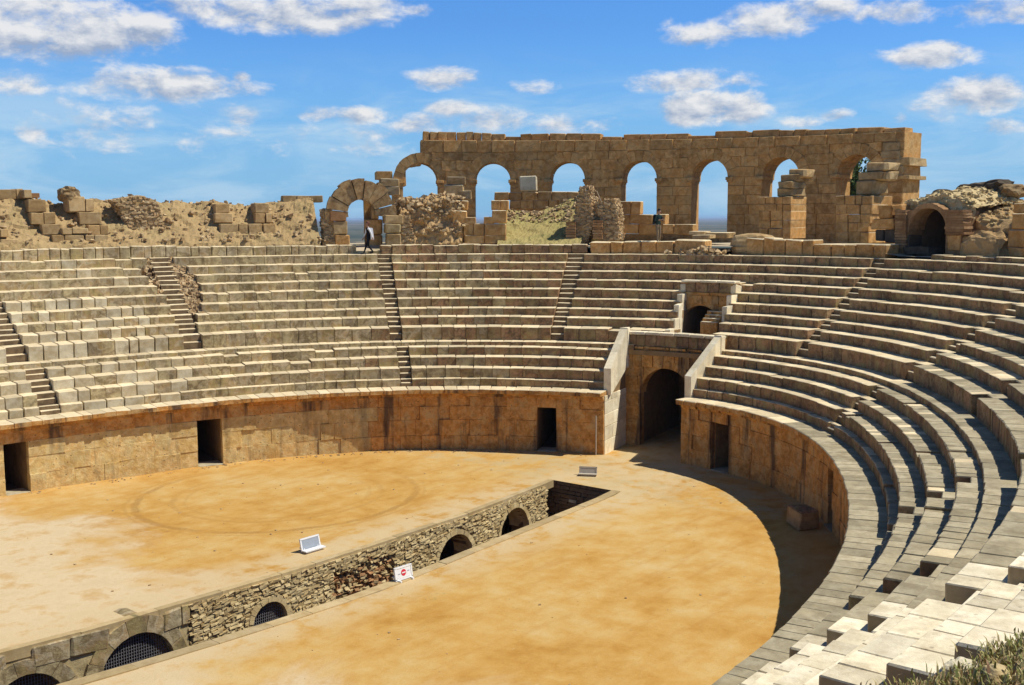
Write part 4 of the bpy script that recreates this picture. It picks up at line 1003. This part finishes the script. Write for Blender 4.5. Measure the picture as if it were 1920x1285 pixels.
for side, th_f, zt_ in ((0, lambda o: notch(o)[0] + .12, None), (1, lambda o: notch(o)[1] - .12, None)):
    for k in range(5, 10):
        if side == 1 and k < 7: continue
        o = O_[k]; D = O_[k + 1] - o; th = th_f(o + D / 2); p = ring(th, o + D / 2 + .06); h = Z_[k] - 4.6 + (.34 if k > 6 else .06)
        obj('cheek_slab', block_mesh(1, 1, 1, [M_PALE], .03, .03), root, (p[0], p[1], 4.6 + h / 2), (0, 0, rotz_at(th) + (.12 if side == 0 else .08)), (.26, D + .02, h))
for i in range(4):
    th = .55; p = ring(th, 5.45 + i * .22); obj('step', block_mesh(1, 1, 1, [M_POD, M_PALE], .02, .01), root, (p[0], p[1], 5.3 + i * .075), (0, 0, rotz_at(th)), (.85, .28, .60 + i * .15))
p = ring(notch(6)[1] + 1.7, 6.25); obj('fallen_drum', block_mesh(1, 1, 1, [M_PALE], .1, .05), root, (p[0], p[1], 5.75), (0, 0, rotz_at(0)), (.3, .3, .32))

# ------------------------------------------------------------------ arena floor, trench and plain
NEAR = [(-30,-1.5),(-2.2,-1.65),(.76,-2.08),(3.25,-2.33),(7.34,-2.60),(12.47,-2.27),(20.62,-1.77),(21.25,-1.60)]
FAR = [(-30,1.5),(-2.26,1.18),(-1.53,1.09),(.82,.77),(3.3,.62),(6.0,.45),(9.14,.38),(15.79,.53),(20.71,1.08),(21.0,1.12)]
nearf = lambda x: float(np.interp(x, [a for a, _ in NEAR], [b for _, b in NEAR])); farf = lambda x: float(np.interp(x, [a for a, _ in FAR], [b for _, b in FAR]))
XE = 21.15
def edge_y(x, sgn):
    pts = [ring(a, .45) for a in np.linspace(0, 180, 361)] if sgn > 0 else [ring(-a, .45) for a in np.linspace(0, 180, 361)]
    xs_ = [p[0] for p in pts][::-1]; ys_ = [p[1] for p in pts][::-1]; return float(np.interp(x, xs_, ys_))
def floor_z(x, y):
    e = min(1, abs(abs(y) - 2.4) / 1.0 if abs(y) > 2.4 else 0)
    return .035 * fb((x, y, 0), .35, 4) * e
J = Join()
def patch(x0, x1, lo, hi, nx, ny):
    k = len(J.v)
    for i in range(nx + 1):
        x = x0 + (x1 - x0) * i / nx; a, b = lo(x), hi(x)
        for j in range(ny + 1):
            y = a + (b - a) * j / ny; J.v.append((x, y, floor_z(x, y)))
    f = [[k + i * (ny + 1) + j, k + (i + 1) * (ny + 1) + j, k + (i + 1) * (ny + 1) + j + 1, k + i * (ny + 1) + j + 1] for i in range(nx) for j in range(ny)]
    J.f += f; J.mi += [0] * len(f)
PX = float(ring(0, .45)[0])
patch(-26.5, XE, lambda x: edge_y(x, -1), lambda x: nearf(x) - .34, 130, 40)
patch(-26.5, XE, lambda x: farf(x) + .22, lambda x: edge_y(x, 1), 130, 40)
patch(XE, PX - .2, lambda x: edge_y(x, -1), lambda x: edge_y(x, 1), 24, 70)
structure(J.build('arena_floor', M_SAND, smooth=True, recalc=True))
J = Join()                                                  # floor of the gate passage
P = [ring(GATE[0] + 1, -.3), ring(GATE[1] - 1, -.3), ring(GATE[1] - 1, 9), ring(GATE[0] + 1, 9)]
J.add([(*q, -.02) for q in P], [[0, 1, 2, 3]]); structure(J.build('gate_floor', M_SAND, recalc=True))
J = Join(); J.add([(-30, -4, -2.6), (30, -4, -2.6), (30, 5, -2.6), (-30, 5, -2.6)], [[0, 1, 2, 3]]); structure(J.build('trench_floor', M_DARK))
J = Join(); kk = 120                                       # ground under the stands
for a in np.linspace(-180, 180, kk, False):
    for o in (.30, 8.0, 16.0, 23.0): p = ring(a, o); J.v.append((p[0], p[1], -.06))
J.f = [[i * 4 + j, i * 4 + j + 1, ((i + 1) % kk) * 4 + j + 1, ((i + 1) % kk) * 4 + j] for i in range(kk) for j in range(3)]; J.mi = [0] * len(J.f)
structure(J.build('ground', M_DARK, recalc=True))
# plain out to the horizon
J = Join(); rads = [0, 6, 40, 150, 600, 2500, 9000, 40000]; kk = 64
for i, r_ in enumerate(rads):
    for a in np.linspace(-180, 180, kk, False):
        p = ring(a, 22.5) if i == 0 else ring(a, 22.5) + nrm(a) * r_; J.v.append((p[0], p[1], -.2 - min(6, r_ / 400)))
J.f = [[i * kk + j, i * kk + (j + 1) % kk, (i + 1) * kk + (j + 1) % kk, (i + 1) * kk + j] for i in range(len(rads) - 1) for j in range(kk)]; J.mi = [0] * len(J.f)
structure(J.build('plain', M_PLAIN, recalc=True))

# trench kerbs and walls
def kerb(label, f, off0, off1, x0, x1):
    root = thing('trench_kerb', label, 'kerb'); x = x0
    while x < x1:
        L = random.uniform(1.2, 2.2); xe = min(x + L, x1); pts = []
        for zz in (-.25, .03 + random.uniform(-.008, .008)):
            for xx, oo in ((x, off0), (xe - .012, off0), (xe - .012, off1), (x, off1)): pts.append((xx, f(xx) + oo + random.uniform(-.012, .012), zz))
        Jk = Join(); Jk.add(pts, [[3,2,1,0],[4,5,6,7],[0,1,5,4],[1,2,6,5],[2,3,7,6],[3,0,4,7]]); Jk.build('kerb_slab', M_CONC, root, recalc=True); x = xe
kerb('long pale concrete kerb on the near lip of the trench', nearf, -.36, .0, -9, XE)
kerb('narrow sandy kerb on the far lip of the trench', farf, .0, .24, -9, XE - .1)
TA = [(18.12, 1.02, -.45), (14.42, .95, -.58), (6.15, .62, -.70), (1.95, 1.08, -.44), (-.95, .95, -.68)]   # x centre, half width, crown
root = thing('trench_wall', 'long rubble masonry wall of the trench with five dark arched openings', 'wall')
S = Join(); hold = 0
def open_h(x):
    for c_, r_, cz in TA:
        if abs(x - c_) < r_: return cz - r_ + math.sqrt(r_ * r_ - (x - c_) ** 2)
    return None
J = Join(); xs_ = np.arange(-9, 20.55, .12)
for a, b in zip(xs_[:-1], xs_[1:]):
    h = open_h((a + b) / 2); lo = -2.6 if h is None else h
    P = [(a, farf(a) + .24, lo), (b, farf(b) + .24, lo), (b, farf(b) + .9, lo), (a, farf(a) + .9, lo)]; V = P + [(x, y, -.05) for x, y, _ in P]
    J.add(V, [[0,1,2,3],[7,6,5,4],[1,0,4,5],[2,1,5,6],[3,2,6,7],[0,3,7,4]])
J.build('wall_core', M_MORTAR, root, recalc=True)
J = Join()
for a, b in zip(xs_[:-1], xs_[1:]):
    if a > 3.4: break
    h = open_h((a + b) / 2); lo = -2.6 if h is None else h + .02
    P = [(a, farf(a) + .03, lo), (b, farf(b) + .03, lo), (b, farf(b) + .3, lo), (a, farf(a) + .3, lo)]; V = P + [(x, y, -.05) for x, y, _ in P]
    J.add(V, [[0,1,2,3],[7,6,5,4],[1,0,4,5],[2,1,5,6],[3,2,6,7],[0,3,7,4]])
J.build('mortar_face', M_RUBM, root, recalc=True)
def inside_vouss(x, z, ex):
    for c_, r_, cz in TA:
        if math.hypot(x - c_, z - (cz - r_)) < r_ + ex and z > cz - r_ - .05: return True
        if abs(x - c_) < r_ + ex * .3 and z <= cz - r_: return True
    return False
z = -.06
while z > -2.2:
    hh = random.uniform(.065, .10); x = 3.45 + random.uniform(0, .2)
    while x < 20.4:
        L = random.uniform(.10, .27); xm = x + L / 2
        if not inside_vouss(xm, z - hh / 2, .20):
            brk = 8.6 < xm < 11.3 and z < -.35 + .25 * fb((xm, z, 3), 1.2)
            y = farf(xm) + random.uniform(-.012, .016) + (random.uniform(.02, .16) if brk else 0)
            S.box((xm, y + .15, z - hh / 2), (L - .009, .34, hh - .008), random.gauss(0, .03) if not brk else random.gauss(0, .3), (random.gauss(0, .04), random.gauss(0, .03)), .10 if not brk else .16, 1 if brk and random.random() < .5 else 0)
        x += L
    z -= hh
S.build('coursed_rubble', [M_RUBG, M_BRICK], root, recalc=True)['kind'] = 'stuff'
for i, (c_, r_, cz) in enumerate(TA):
    e = np.linspace(0, math.pi, 18 if i < 3 else 8)
    for j in range(len(e) - 1):
        me = wedge_mesh(r_, r_ + (random.uniform(.15, .21) if i < 3 else random.uniform(.36, .48)), e[j], e[j + 1], .9, M_RUBG if i < 3 else M_SEATG)
        obj('voussoir', me, root, (c_, farf(c_) - .02, cz - r_), (0, 0, math.atan2(farf(c_ + .5) - farf(c_ - .5), 1.0)))
x = -8.9
for z0, z1 in ((-.62, -.05), (-1.25, -.62), (-1.95, -1.25)):
    x = -8.9
    while x < 3.4:
        L = random.uniform(.55, 1.15); L = min(L, 3.55 - x); xm = x + L / 2
        if L > .25 and not inside_vouss(xm, (z0 + z1) / 2, .40):
            obj('stone_block', block_mesh(1, 1, 1, [M_SEATG], .07, .05), root, (xm, farf(xm) + .17, (z0 + z1) / 2), (0, random.gauss(0, .02), math.atan2(farf(xm + .4) - farf(xm - .4), .8)), (L - .02, .4, z1 - z0 - .02))
        x += L
for c_, r_, cz, bars in ((1.95, 1.08, -.44, 30), (-.95, .95, -.68, 26), (6.15, .62, -.70, 18)):
    G = Join()
    for k in range(bars):
        xx = c_ - r_ + 2 * r_ * (k + .5) / bars; h = cz - r_ + math.sqrt(max(0, r_ * r_ - (xx - c_) ** 2)); y = farf(xx) + .14
        G.box((xx, y, (h - 2.0) / 2), (.014, .014, h + 2.0))
    for k in range(int(18)):
        zz = -2.0 + k * .085
        hw = r_ if zz < cz - r_ else math.sqrt(max(0, r_ * r_ - (zz - cz + r_) ** 2))
        if hw > .1 and zz < cz: G.box((c_, farf(c_) + .15, zz), (2 * hw, .010, .010), math.atan2(farf(c_ + .5) - farf(c_ - .5), 1.0))
    G.build('mesh_grille', M_STEEL, root)['kind'] = 'stuff'
root = thing('trench_wall', 'shaded end wall of the trench with white stones set in dark masonry', 'wall')
S = Join(); z = -.02
while z > -2.5:
    hh = random.uniform(.12, .2); y = -1.9
    while y < 3.0:
        L = random.uniform(.25, .6); S.box((XE + .22 + random.uniform(-.03, .03), y + L / 2, z - hh / 2), (.4, L - .02, hh - .02), 0, (0, 0), .05, 1 if random.random() < .05 else 0); y += L
    z -= hh
S.build('coursed_rubble', [M_DARK, M_PATCH], root, recalc=True)['kind'] = 'stuff'
J = Join(); J.box((XE + .75, .6, -1.4), (.8, 5.2, 2.7)); J.build('wall_core', M_MORTAR, root)
J = Join()
xs_ = np.arange(-9, XE + .5, .5)
for a, b in zip(xs_[:-1], xs_[1:]):
    P = [(a, nearf(a) - .5, -2.6), (b, nearf(b) - .5, -2.6), (b, nearf(b) - .03, -2.6), (a, nearf(a) - .03, -2.6)]; V = P + [(x, y, -.04) for x, y, _ in P]
    J.add(V, [[0,1,2,3],[7,6,5,4],[1,0,4,5],[2,1,5,6],[3,2,6,7],[0,3,7,4]])
tag(J.build('trench_side_wall', M_MORTAR, recalc=True), 'plain rubble wall under the near kerb of the trench', 'wall')
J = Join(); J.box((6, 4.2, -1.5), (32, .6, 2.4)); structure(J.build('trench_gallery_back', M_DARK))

# stones lying on the sand
J = Join()
for _ in range(260):
    x, y = random.uniform(2, 25), random.uniform(-12, 13)
    if nearf(x) - .5 < y < farf(x) + .4: continue
    s_ = random.choice((.012, .015, .02, .025, .045)); J.box((x, y, floor_z(x, y) + s_ * .2), (s_ * 1.5, s_, s_ * .7), random.uniform(0, 6), (0, 0), .2)
for _ in range(160):
    th = random.uniform(10, 75); p = ring(th, -random.uniform(.05, .5)); s_ = random.uniform(.02, .06); J.box((p[0], p[1], .015), (s_ * 1.6, s_, s_ * .7), random.uniform(0, 6), (0, 0), .2)
J.build('pebbles', M_RUB, recalc=True)['kind'] = 'stuff'

# ------------------------------------------------------------------ signs on the sand
def lectern(label, p0, p1, h, lean, panel, tray, frame_m, prints=(), tray_d=.22):
    """a framed board leaning back on a white tray; p0, p1 = left and right ends seen from the front"""
    root = thing('information_sign', label, 'sign'); p0, p1 = np.array(p0), np.array(p1); d_ = p1 - p0; L = np.linalg.norm(d_); u = d_ / L; rz = math.atan2(u[1], u[0]); c_ = (p0 + p1) / 2
    mb = lambda J_, name, mats: J_.build(name, mats, root, loc=(c_[0], c_[1], 0), rot=(0, 0, rz))
    tl = lambda z_, y_=0: (0, math.sin(lean) * z_ + y_, math.cos(lean) * z_ + .06)
    J = Join(); J.box(tl(h / 2), (L - .06, .03, h - .06), 0, (-lean, 0)); mb(J, 'panel', panel)
    J = Join()
    for xx in (-L / 2, L / 2): a = tl(h / 2); J.box((xx, a[1], a[2]), (.05, .05, h), 0, (-lean, 0))
    for zz in (0.0, h): a = tl(zz); J.box(a, (L + .05, .05, .05), 0, (-lean, 0))
    mb(J, 'frame', frame_m)
    if tray: J = Join(); J.box((0, -tray_d / 2 - .03, .08), (L + .08, tray_d, .035)); J.box((0, -tray_d / 2, .03), (L * .8, tray_d * .7, .07)); mb(J, 'tray', frame_m)
    J = Join()
    for xx in (-L * .38, L * .38): J.box((xx, .10, h * .3), (.04, .22, .04), 0, (0, 0)); J.box((xx, .0, .03), (.05, .3, .06))
    mb(J, 'foot', frame_m)
    for nm, mat, kind, x_, z_, a_, b_ in prints:
        J = Join(); c0 = tl(z_, -.022)
        if kind == 'disc':
            k = 28; pts = [(x_ + a_ * math.cos(q), c0[1] - math.cos(lean) * 0 + math.sin(lean) * a_ * math.sin(q), c0[2] + math.cos(lean) * a_ * math.sin(q)) for q in np.linspace(0, 2 * math.pi, k, False)]
            J.add(pts + [(x, y + .004, z) for x, y, z in pts], [list(range(k)), list(range(2 * k - 1, k - 1, -1))] + [[i, k + i, k + (i + 1) % k, (i + 1) % k] for i in range(k)])
        else: J.box((x_, c0[1] - (.006 if kind == 'bar' else 0), c0[2]), (a_, .005, b_), 0, (-lean, 0))
        J.build(nm, mat, root, loc=(c_[0], c_[1], 0), rot=(0, 0, rz), recalc=True)
    return root
lectern('white framed low sign with a blank grey panel on the far side of the trench', (8.42, 1.62), (9.14, 1.60), .36, R(14), M_PANEL, True, M_WHITE)
lectern('white warning board with a red no entry disc on the near lip of the trench', (8.16, -2.74), (8.78, -2.78), .34, R(10), M_WHITE, False, M_WHITE,
        (('no_entry_disc', M_RED, 'disc', 0.0, .18, .095, 0), ('white_bar', M_WHITE, 'bar', 0.0, .18, .13, .035), ('text_line', M_GREY, 'text', -.17, .165, .09, .012), ('text_line', M_BLUE, 'text', .19, .20, .07, .018)))
lectern('tan low sign board facing away near the end of the trench', (22.52, .88), (22.84, .28), .27, R(16), M_TANP, True, M_TANP)

# ------------------------------------------------------------------ thin rails on the terrace
root = thing('metal_rail', 'thin tan bent rail beside the tall rubble fin', 'rail')
J = Join(); q = [(*ring(at(x, y, 13.2)[0], 13.2), at(x, y, 13.2)[1]) for x, y in ((1110, 378), (1112, 359), (1119, 359), (1127, 378))]; J.tube(q, .035, 6); J.build('tube', M_TUBE, root)
root = thing('metal_rail', 'small bent rail at the foot of the lower rubble fin', 'rail')
J = Join(); q = [(*ring(at(x, y, 11.2)[0], 11.2), at(x, y, 11.2)[1]) for x, y in ((1154, 436), (1162, 436), (1166, 440), (1167, 449))]; J.tube(q, .03, 6); J.build('tube', M_TUBE, root)

# ------------------------------------------------------------------ people
def grow(name, verts, edges, radii, mats, pick, root_i=0, sub=2):
    me = bpy.data.meshes.new(name + '_skeleton'); me.from_pydata(verts, edges, []); o = bpy.data.objects.new(name + '_skeleton', me); C.objects.link(o)
    md = o.modifiers.new('skin', 'SKIN'); me.skin_vertices[0].data[root_i].use_root = True
    for i, r_ in enumerate(radii): me.skin_vertices[0].data[i].radius = (r_, r_) if not isinstance(r_, tuple) else r_
    s_ = o.modifiers.new('sub', 'SUBSURF'); s_.levels = sub
    dg = bpy.context.evaluated_depsgraph_get(); out = bpy.data.meshes.new_from_object(o.evaluated_get(dg)); bpy.data.objects.remove(o)
    out.name = name; out.materials.clear()
    for m in mats: out.materials.append(m)
    for p_ in out.polygons: p_.material_index = pick(p_.center); p_.use_smooth = True
    return out
def person(label, loc, rz, pose, mats, pick, hair, hair_mat):
    """local frame: x right, y forward, z up"""
    root = thing('person', label, 'person'); root.location = loc; root.rotation_euler = (0, 0, rz)
    V, E, Rr = [], [], []
    def add(p, r, par=None):
        V.append(p); Rr.append(r)
        if par is not None: E.append((par, len(V) - 1))
        return len(V) - 1
    lean = pose.get('lean', 0)
    pel = add((0, 0, .92), (.15, .11)); wst = add((0, lean * .3, 1.08), (.13, .095), pel); ch = add((0, lean * .7, 1.28), (.155, .11), wst); nk = add((0, lean, 1.43), (.075, .07), ch)
    n2 = add((0, lean + .01, 1.49), .05, nk); hd = add((0, lean + .03 + pose.get('nod', 0) * .4, 1.58), (.075, .09), n2); add((0, lean + .03 + pose.get('nod', 0), 1.675), (.07, .085), hd)
    for s_ in (-1, 1):
        kn, an = pose['leg'][s_]
        hp = add((s_ * .09, 0, .86), .088, pel); k_ = add((s_ * .10, kn[0], kn[1]), .058, hp); a_ = add((s_ * .10, an[0], an[1]), .040, k_)
        t_ = add((s_ * .11, an[0] + .10, an[1] - .045), .035, a_); add((s_ * .115, an[0] + .19, an[1] - .05), .028, t_)
        el, wr = pose['arm'][s_]
        sh = add((s_ * .18, lean, 1.38), .058, ch); e_ = add((s_ * el[0], lean + el[1], el[2]), .042, sh); w_ = add((s_ * wr[0], lean + wr[1], wr[2]), .028, e_)
        dv = np.array(wr) - np.array(el); dv = dv / np.linalg.norm(dv); P0 = np.array([s_ * wr[0], lean + wr[1], wr[2]]); D_ = np.array([s_ * dv[0], dv[1], dv[2]])
        pm = add(tuple(P0 + D_ * .07), (.032, .018), w_); sd_ = np.cross(D_, [1, 0, 0]); sd_ /= np.linalg.norm(sd_) + 1e-9
        for q, ln in ((-.024, .062), (-.008, .075), (.008, .07), (.024, .055)):
            f1 = add(tuple(P0 + D_ * .11 + sd_ * q), .009, pm); add(tuple(P0 + D_ * (.11 + ln * .9) + sd_ * q + np.array([-s_ * .02, 0, 0])), .008, f1)
        th_ = add(tuple(P0 + D_ * .05 + sd_ * .04), .010, pm); add(tuple(P0 + D_ * .095 + sd_ * .055), .009, th_)
    body = obj('body', grow('body', V, E, Rr, mats, pick), root)
    J = Join(); hy = lean + .03 + pose.get('nod', 0)
    J.tube([(0, hy + .085, 1.60), (0, hy + .115, 1.585), (0, hy + .09, 1.565)], [.012, .015, .012], 6)
    for s_ in (-1, 1): J.tube([(s_ * .078, hy + .0, 1.58), (s_ * .092, hy - .01, 1.60), (s_ * .08, hy, 1.625)], .012, 5); J.tube([(s_ * .03, hy + .085, 1.63), (s_ * .03, hy + .094, 1.63)], .010, 6, 1)
    J.tube([(-.025, hy + .088, 1.535), (0, hy + .095, 1.532), (.025, hy + .088, 1.535)], .007, 5, 2)
    J.build('face', [M_SKIN, M_HAIRD, M_RED], root)
    import bmesh
    bm = bmesh.new(); bmesh.ops.create_icosphere(bm, subdivisions=3, radius=1)
    for v in list(bm.verts):
        if v.co.z < -.15 and v.co.y > -.1: v.co *= .6
        if v.co.z < -.2: v.co.z *= hair
        if v.co.y > .35 and v.co.z < .45: v.co.y = .35
    me = bpy.data.meshes.new('hair'); bm.to_mesh(me); bm.free(); me.materials.append(hair_mat); obj('hair', me, root, (0, hy - .02, 1.655), (0, 0, 0), (.093, .115, .10))
    return root
a, z = at(692, 474.5, 9.5); p = ring(a, 9.5)
wk = {'lean': .05, 'leg': {-1: ((.16, .50), (.30, .09)), 1: ((.02, .48), (-.26, .12))}, 'arm': {-1: ((.24, -.10, 1.13), (.26, -.16, .89)), 1: ((.23, .06, 1.12), (.24, .16, .90))}}
pr_ = person('person walking left in black clothes with white sleeves and reddish hair, on the top seat', (p[0], p[1], 8.57), rotz_at(a) + R(100), wk, [M_SKIN, M_BLACK, M_WCLOTH],
             lambda c_: 0 if c_.z > 1.43 or (abs(c_.x) > .2 and c_.z < .9) else (2 if abs(c_.x) > .155 and c_.z > .9 else 1), 2.2, M_HAIRB)
J = Join(); J.add([(-.17, -.02, 1.42), (.17, -.02, 1.42), (.19, -.17, 1.38), (-.19, -.17, 1.38), (-.20, -.06, .80), (.20, -.06, .80), (.24, -.22, .78), (-.24, -.22, .78)], [[0,1,2,3],[7,6,5,4],[3,2,6,7],[1,5,6,2],[0,3,7,4]]); J.build('jacket', M_WCLOTH, pr_, recalc=True)
a, z = at(1234, 451, 10.2); p = ring(a, 10.2)
sp_ = {'lean': .02, 'nod': .03, 'leg': {-1: ((.03, .49), (-.02, .09)), 1: ((.06, .49), (.06, .09))}, 'arm': {-1: ((.25, .02, 1.12), (.12, .24, 1.16)), 1: ((.25, .02, 1.12), (.10, .25, 1.18))}}
pr_ = person('person standing in a dark green jacket and beige trousers with a black backpack, looking down', (p[0], p[1], 9.15), rotz_at(a) - R(122), sp_, [M_SKIN, M_GREEN, M_BEIGE],
             lambda c_: 0 if c_.z > 1.44 or (c_.y > .21 and c_.z > 1.0) else (1 if c_.z > .93 else 2), 1.0, M_HAIRD)
obj('backpack', block_mesh(.32, .19, .44, [M_BLACK], .06, .01), pr_, (0, -.19, 1.22))
J = Join(); J.box((0, .32, 1.24), (.16, .05, .10)); J.build('camera_held', M_BLACK, pr_)

# ------------------------------------------------------------------ tree beyond the arcade
def tree(label, px, o, ztop, rad, zb=-.3):
    root = thing('tree', label, 'tree'); a = at(px, 340, o)[0]; p = ring(a, o)
    J = Join(); J.tube([(p[0], p[1], zb), (p[0] + .1, p[1], 4), (p[0], p[1] + .2, ztop - 3)], [.28, .22, .10], 8)
    for _ in range(7):
        q = random.uniform(0, 6.3); z0 = ztop - random.uniform(3, 6); J.tube([(p[0], p[1], z0), (p[0] + math.cos(q) * rad * .7, p[1] + math.sin(q) * rad * .7, z0 + 1.6)], [.09, .03], 5)
    J.build('trunk', M_BARK, root)
    J = Join(); cl = [(np.array([p[0], p[1], ztop - 2.6]) + np.clip(rng.normal(0, 1, 3), -1.6, 1.6) * np.array([rad * .45, rad * .45, .95]), random.uniform(.5, .9)) for _ in range(60)]
    for c_, r_ in cl:
        for _ in range(150):
            v = rng.normal(0, 1, 3); v /= np.linalg.norm(v); q = c_ + v * r_ * random.uniform(.6, 1.05); s_ = random.uniform(.09, .17)
            u = rng.normal(0, 1, 3); u /= np.linalg.norm(u); w_ = np.cross(u, v); w_ /= np.linalg.norm(w_) + 1e-6
            J.add([q - u * s_, q + w_ * s_ * .5, q + u * s_, q - w_ * s_ * .5], [[0, 1, 2, 3]])
    J.build('crown', M_LEAF, root)
tree('green leafy tree seen through the last arch', 1592, 31, 15.0, 2.8)

# ------------------------------------------------------------------ grassy earth in the near corner
J = Join(); nx, ny = 44, 30; ths = np.linspace(-95.9, -112, nx); os_ = np.linspace(4.3, 11.6, ny); gv = []
for i in range(nx):
    for j in range(ny):
        p = ring(ths[i], os_[j]); zz = float(np.interp(os_[j], O_[5:14] + [9.75, 12], Z_[5:] + [8.72, 8.72])) - .22 + .16 * fb((p[0], p[1], 2), 1.1, 5) + .25 * min(1, max(0, (-96.0 - ths[i]) / 4))
        J.v.append((p[0], p[1], zz)); gv.append((p[0], p[1], zz))
J.f = [[i * ny + j, (i + 1) * ny + j, (i + 1) * ny + j + 1, i * ny + j + 1] for i in range(nx - 1) for j in range(ny - 1)]; J.mi = [0] * len(J.f)
structure(J.build('grassy_earth', M_EARTH, smooth=True, recalc=True))
GS = [(i, j) for i in range(nx) for j in range(ny)]
J = Join()
def blades(J, c_, n, hr, sp):
    for _ in range(n):
        q = np.array(c_) + np.array([random.gauss(0, sp), random.gauss(0, sp), -.01]); h = random.uniform(*hr); a = random.uniform(0, 6.3); b = random.uniform(.2, .9) * h; w_ = random.uniform(.005, .013)
        u = np.array([math.cos(a), math.sin(a), 0]); v = np.array([-u[1], u[0], 0]) * w_
        m_ = q + u * b * .35 + np.array([0, 0, h * .6]); e = q + u * b + np.array([0, 0, h * random.uniform(.75, 1)])
        J.add([q - v, q + v, m_ + v * .7, m_ - v * .7, e], [[0, 1, 2, 3], [3, 2, 4]])
for _ in range(2300):
    i, j = random.choice(GS)
    if os_[j] < 5.4 and random.random() < .8: continue
    if mnoise.noise(Vector(gv[i * ny + j]) * .9) < -.25: continue
    blades(J, gv[i * ny + j], 26, (.03, .11) if random.random() < .98 else (.14, .32), .11)
J.build('grass', M_GRASS)['kind'] = 'stuff'
def mound_z(th, o):
    i = np.clip((th + 95.9) / (-112 + 95.9) * (nx - 1), 0, nx - 1); j = np.clip((o - 4.3) / (11.6 - 4.3) * (ny - 1), 0, ny - 1); return gv[int(round(i)) * ny + int(round(j))][2]
def near_rock(label, px, py, L, D, H, seed, mat):
    root = thing('rock', label, 'rock'); o = 9.0
    while o > 4.6:
        th, z = at(px, py, o, True)
        if z < mound_z(th, o) + .03: break
        o -= .04
    m_ = mound('stone', root, px, py, o, L, D, H, mat, .22, seed, 4, .85)
    p = ring(th, o); m_.location = (p[0], p[1], z - .02); m_.rotation_euler = (0, 0, rotz_at(th))
near_rock('pale flat rock half buried in the grass at the lower right', 1806, 1252, .36, .30, .08, 3.3, M_PATCH)
near_rock('grey mottled rock in the grass at the bottom right corner', 1866, 1272, .22, .20, .12, 7.7, M_RUBG)

# ------------------------------------------------------------------ air
m, t = new_mat('air')
pv = t.n('ShaderNodeVolumePrincipled'); pv.inputs['Color'].default_value = (.62, .78, 1.0, 1); pv.inputs['Density'].default_value = .00011; pv.inputs['Anisotropy'].default_value = .2
t.t.links.new(pv.outputs[0], t.n('ShaderNodeOutputMaterial').inputs['Volume'])
J = Join(); J.box((0, 0, 5.3), (24000, 24000, 27))
hz = J.build('haze', m); hz['kind'] = 'stuff'
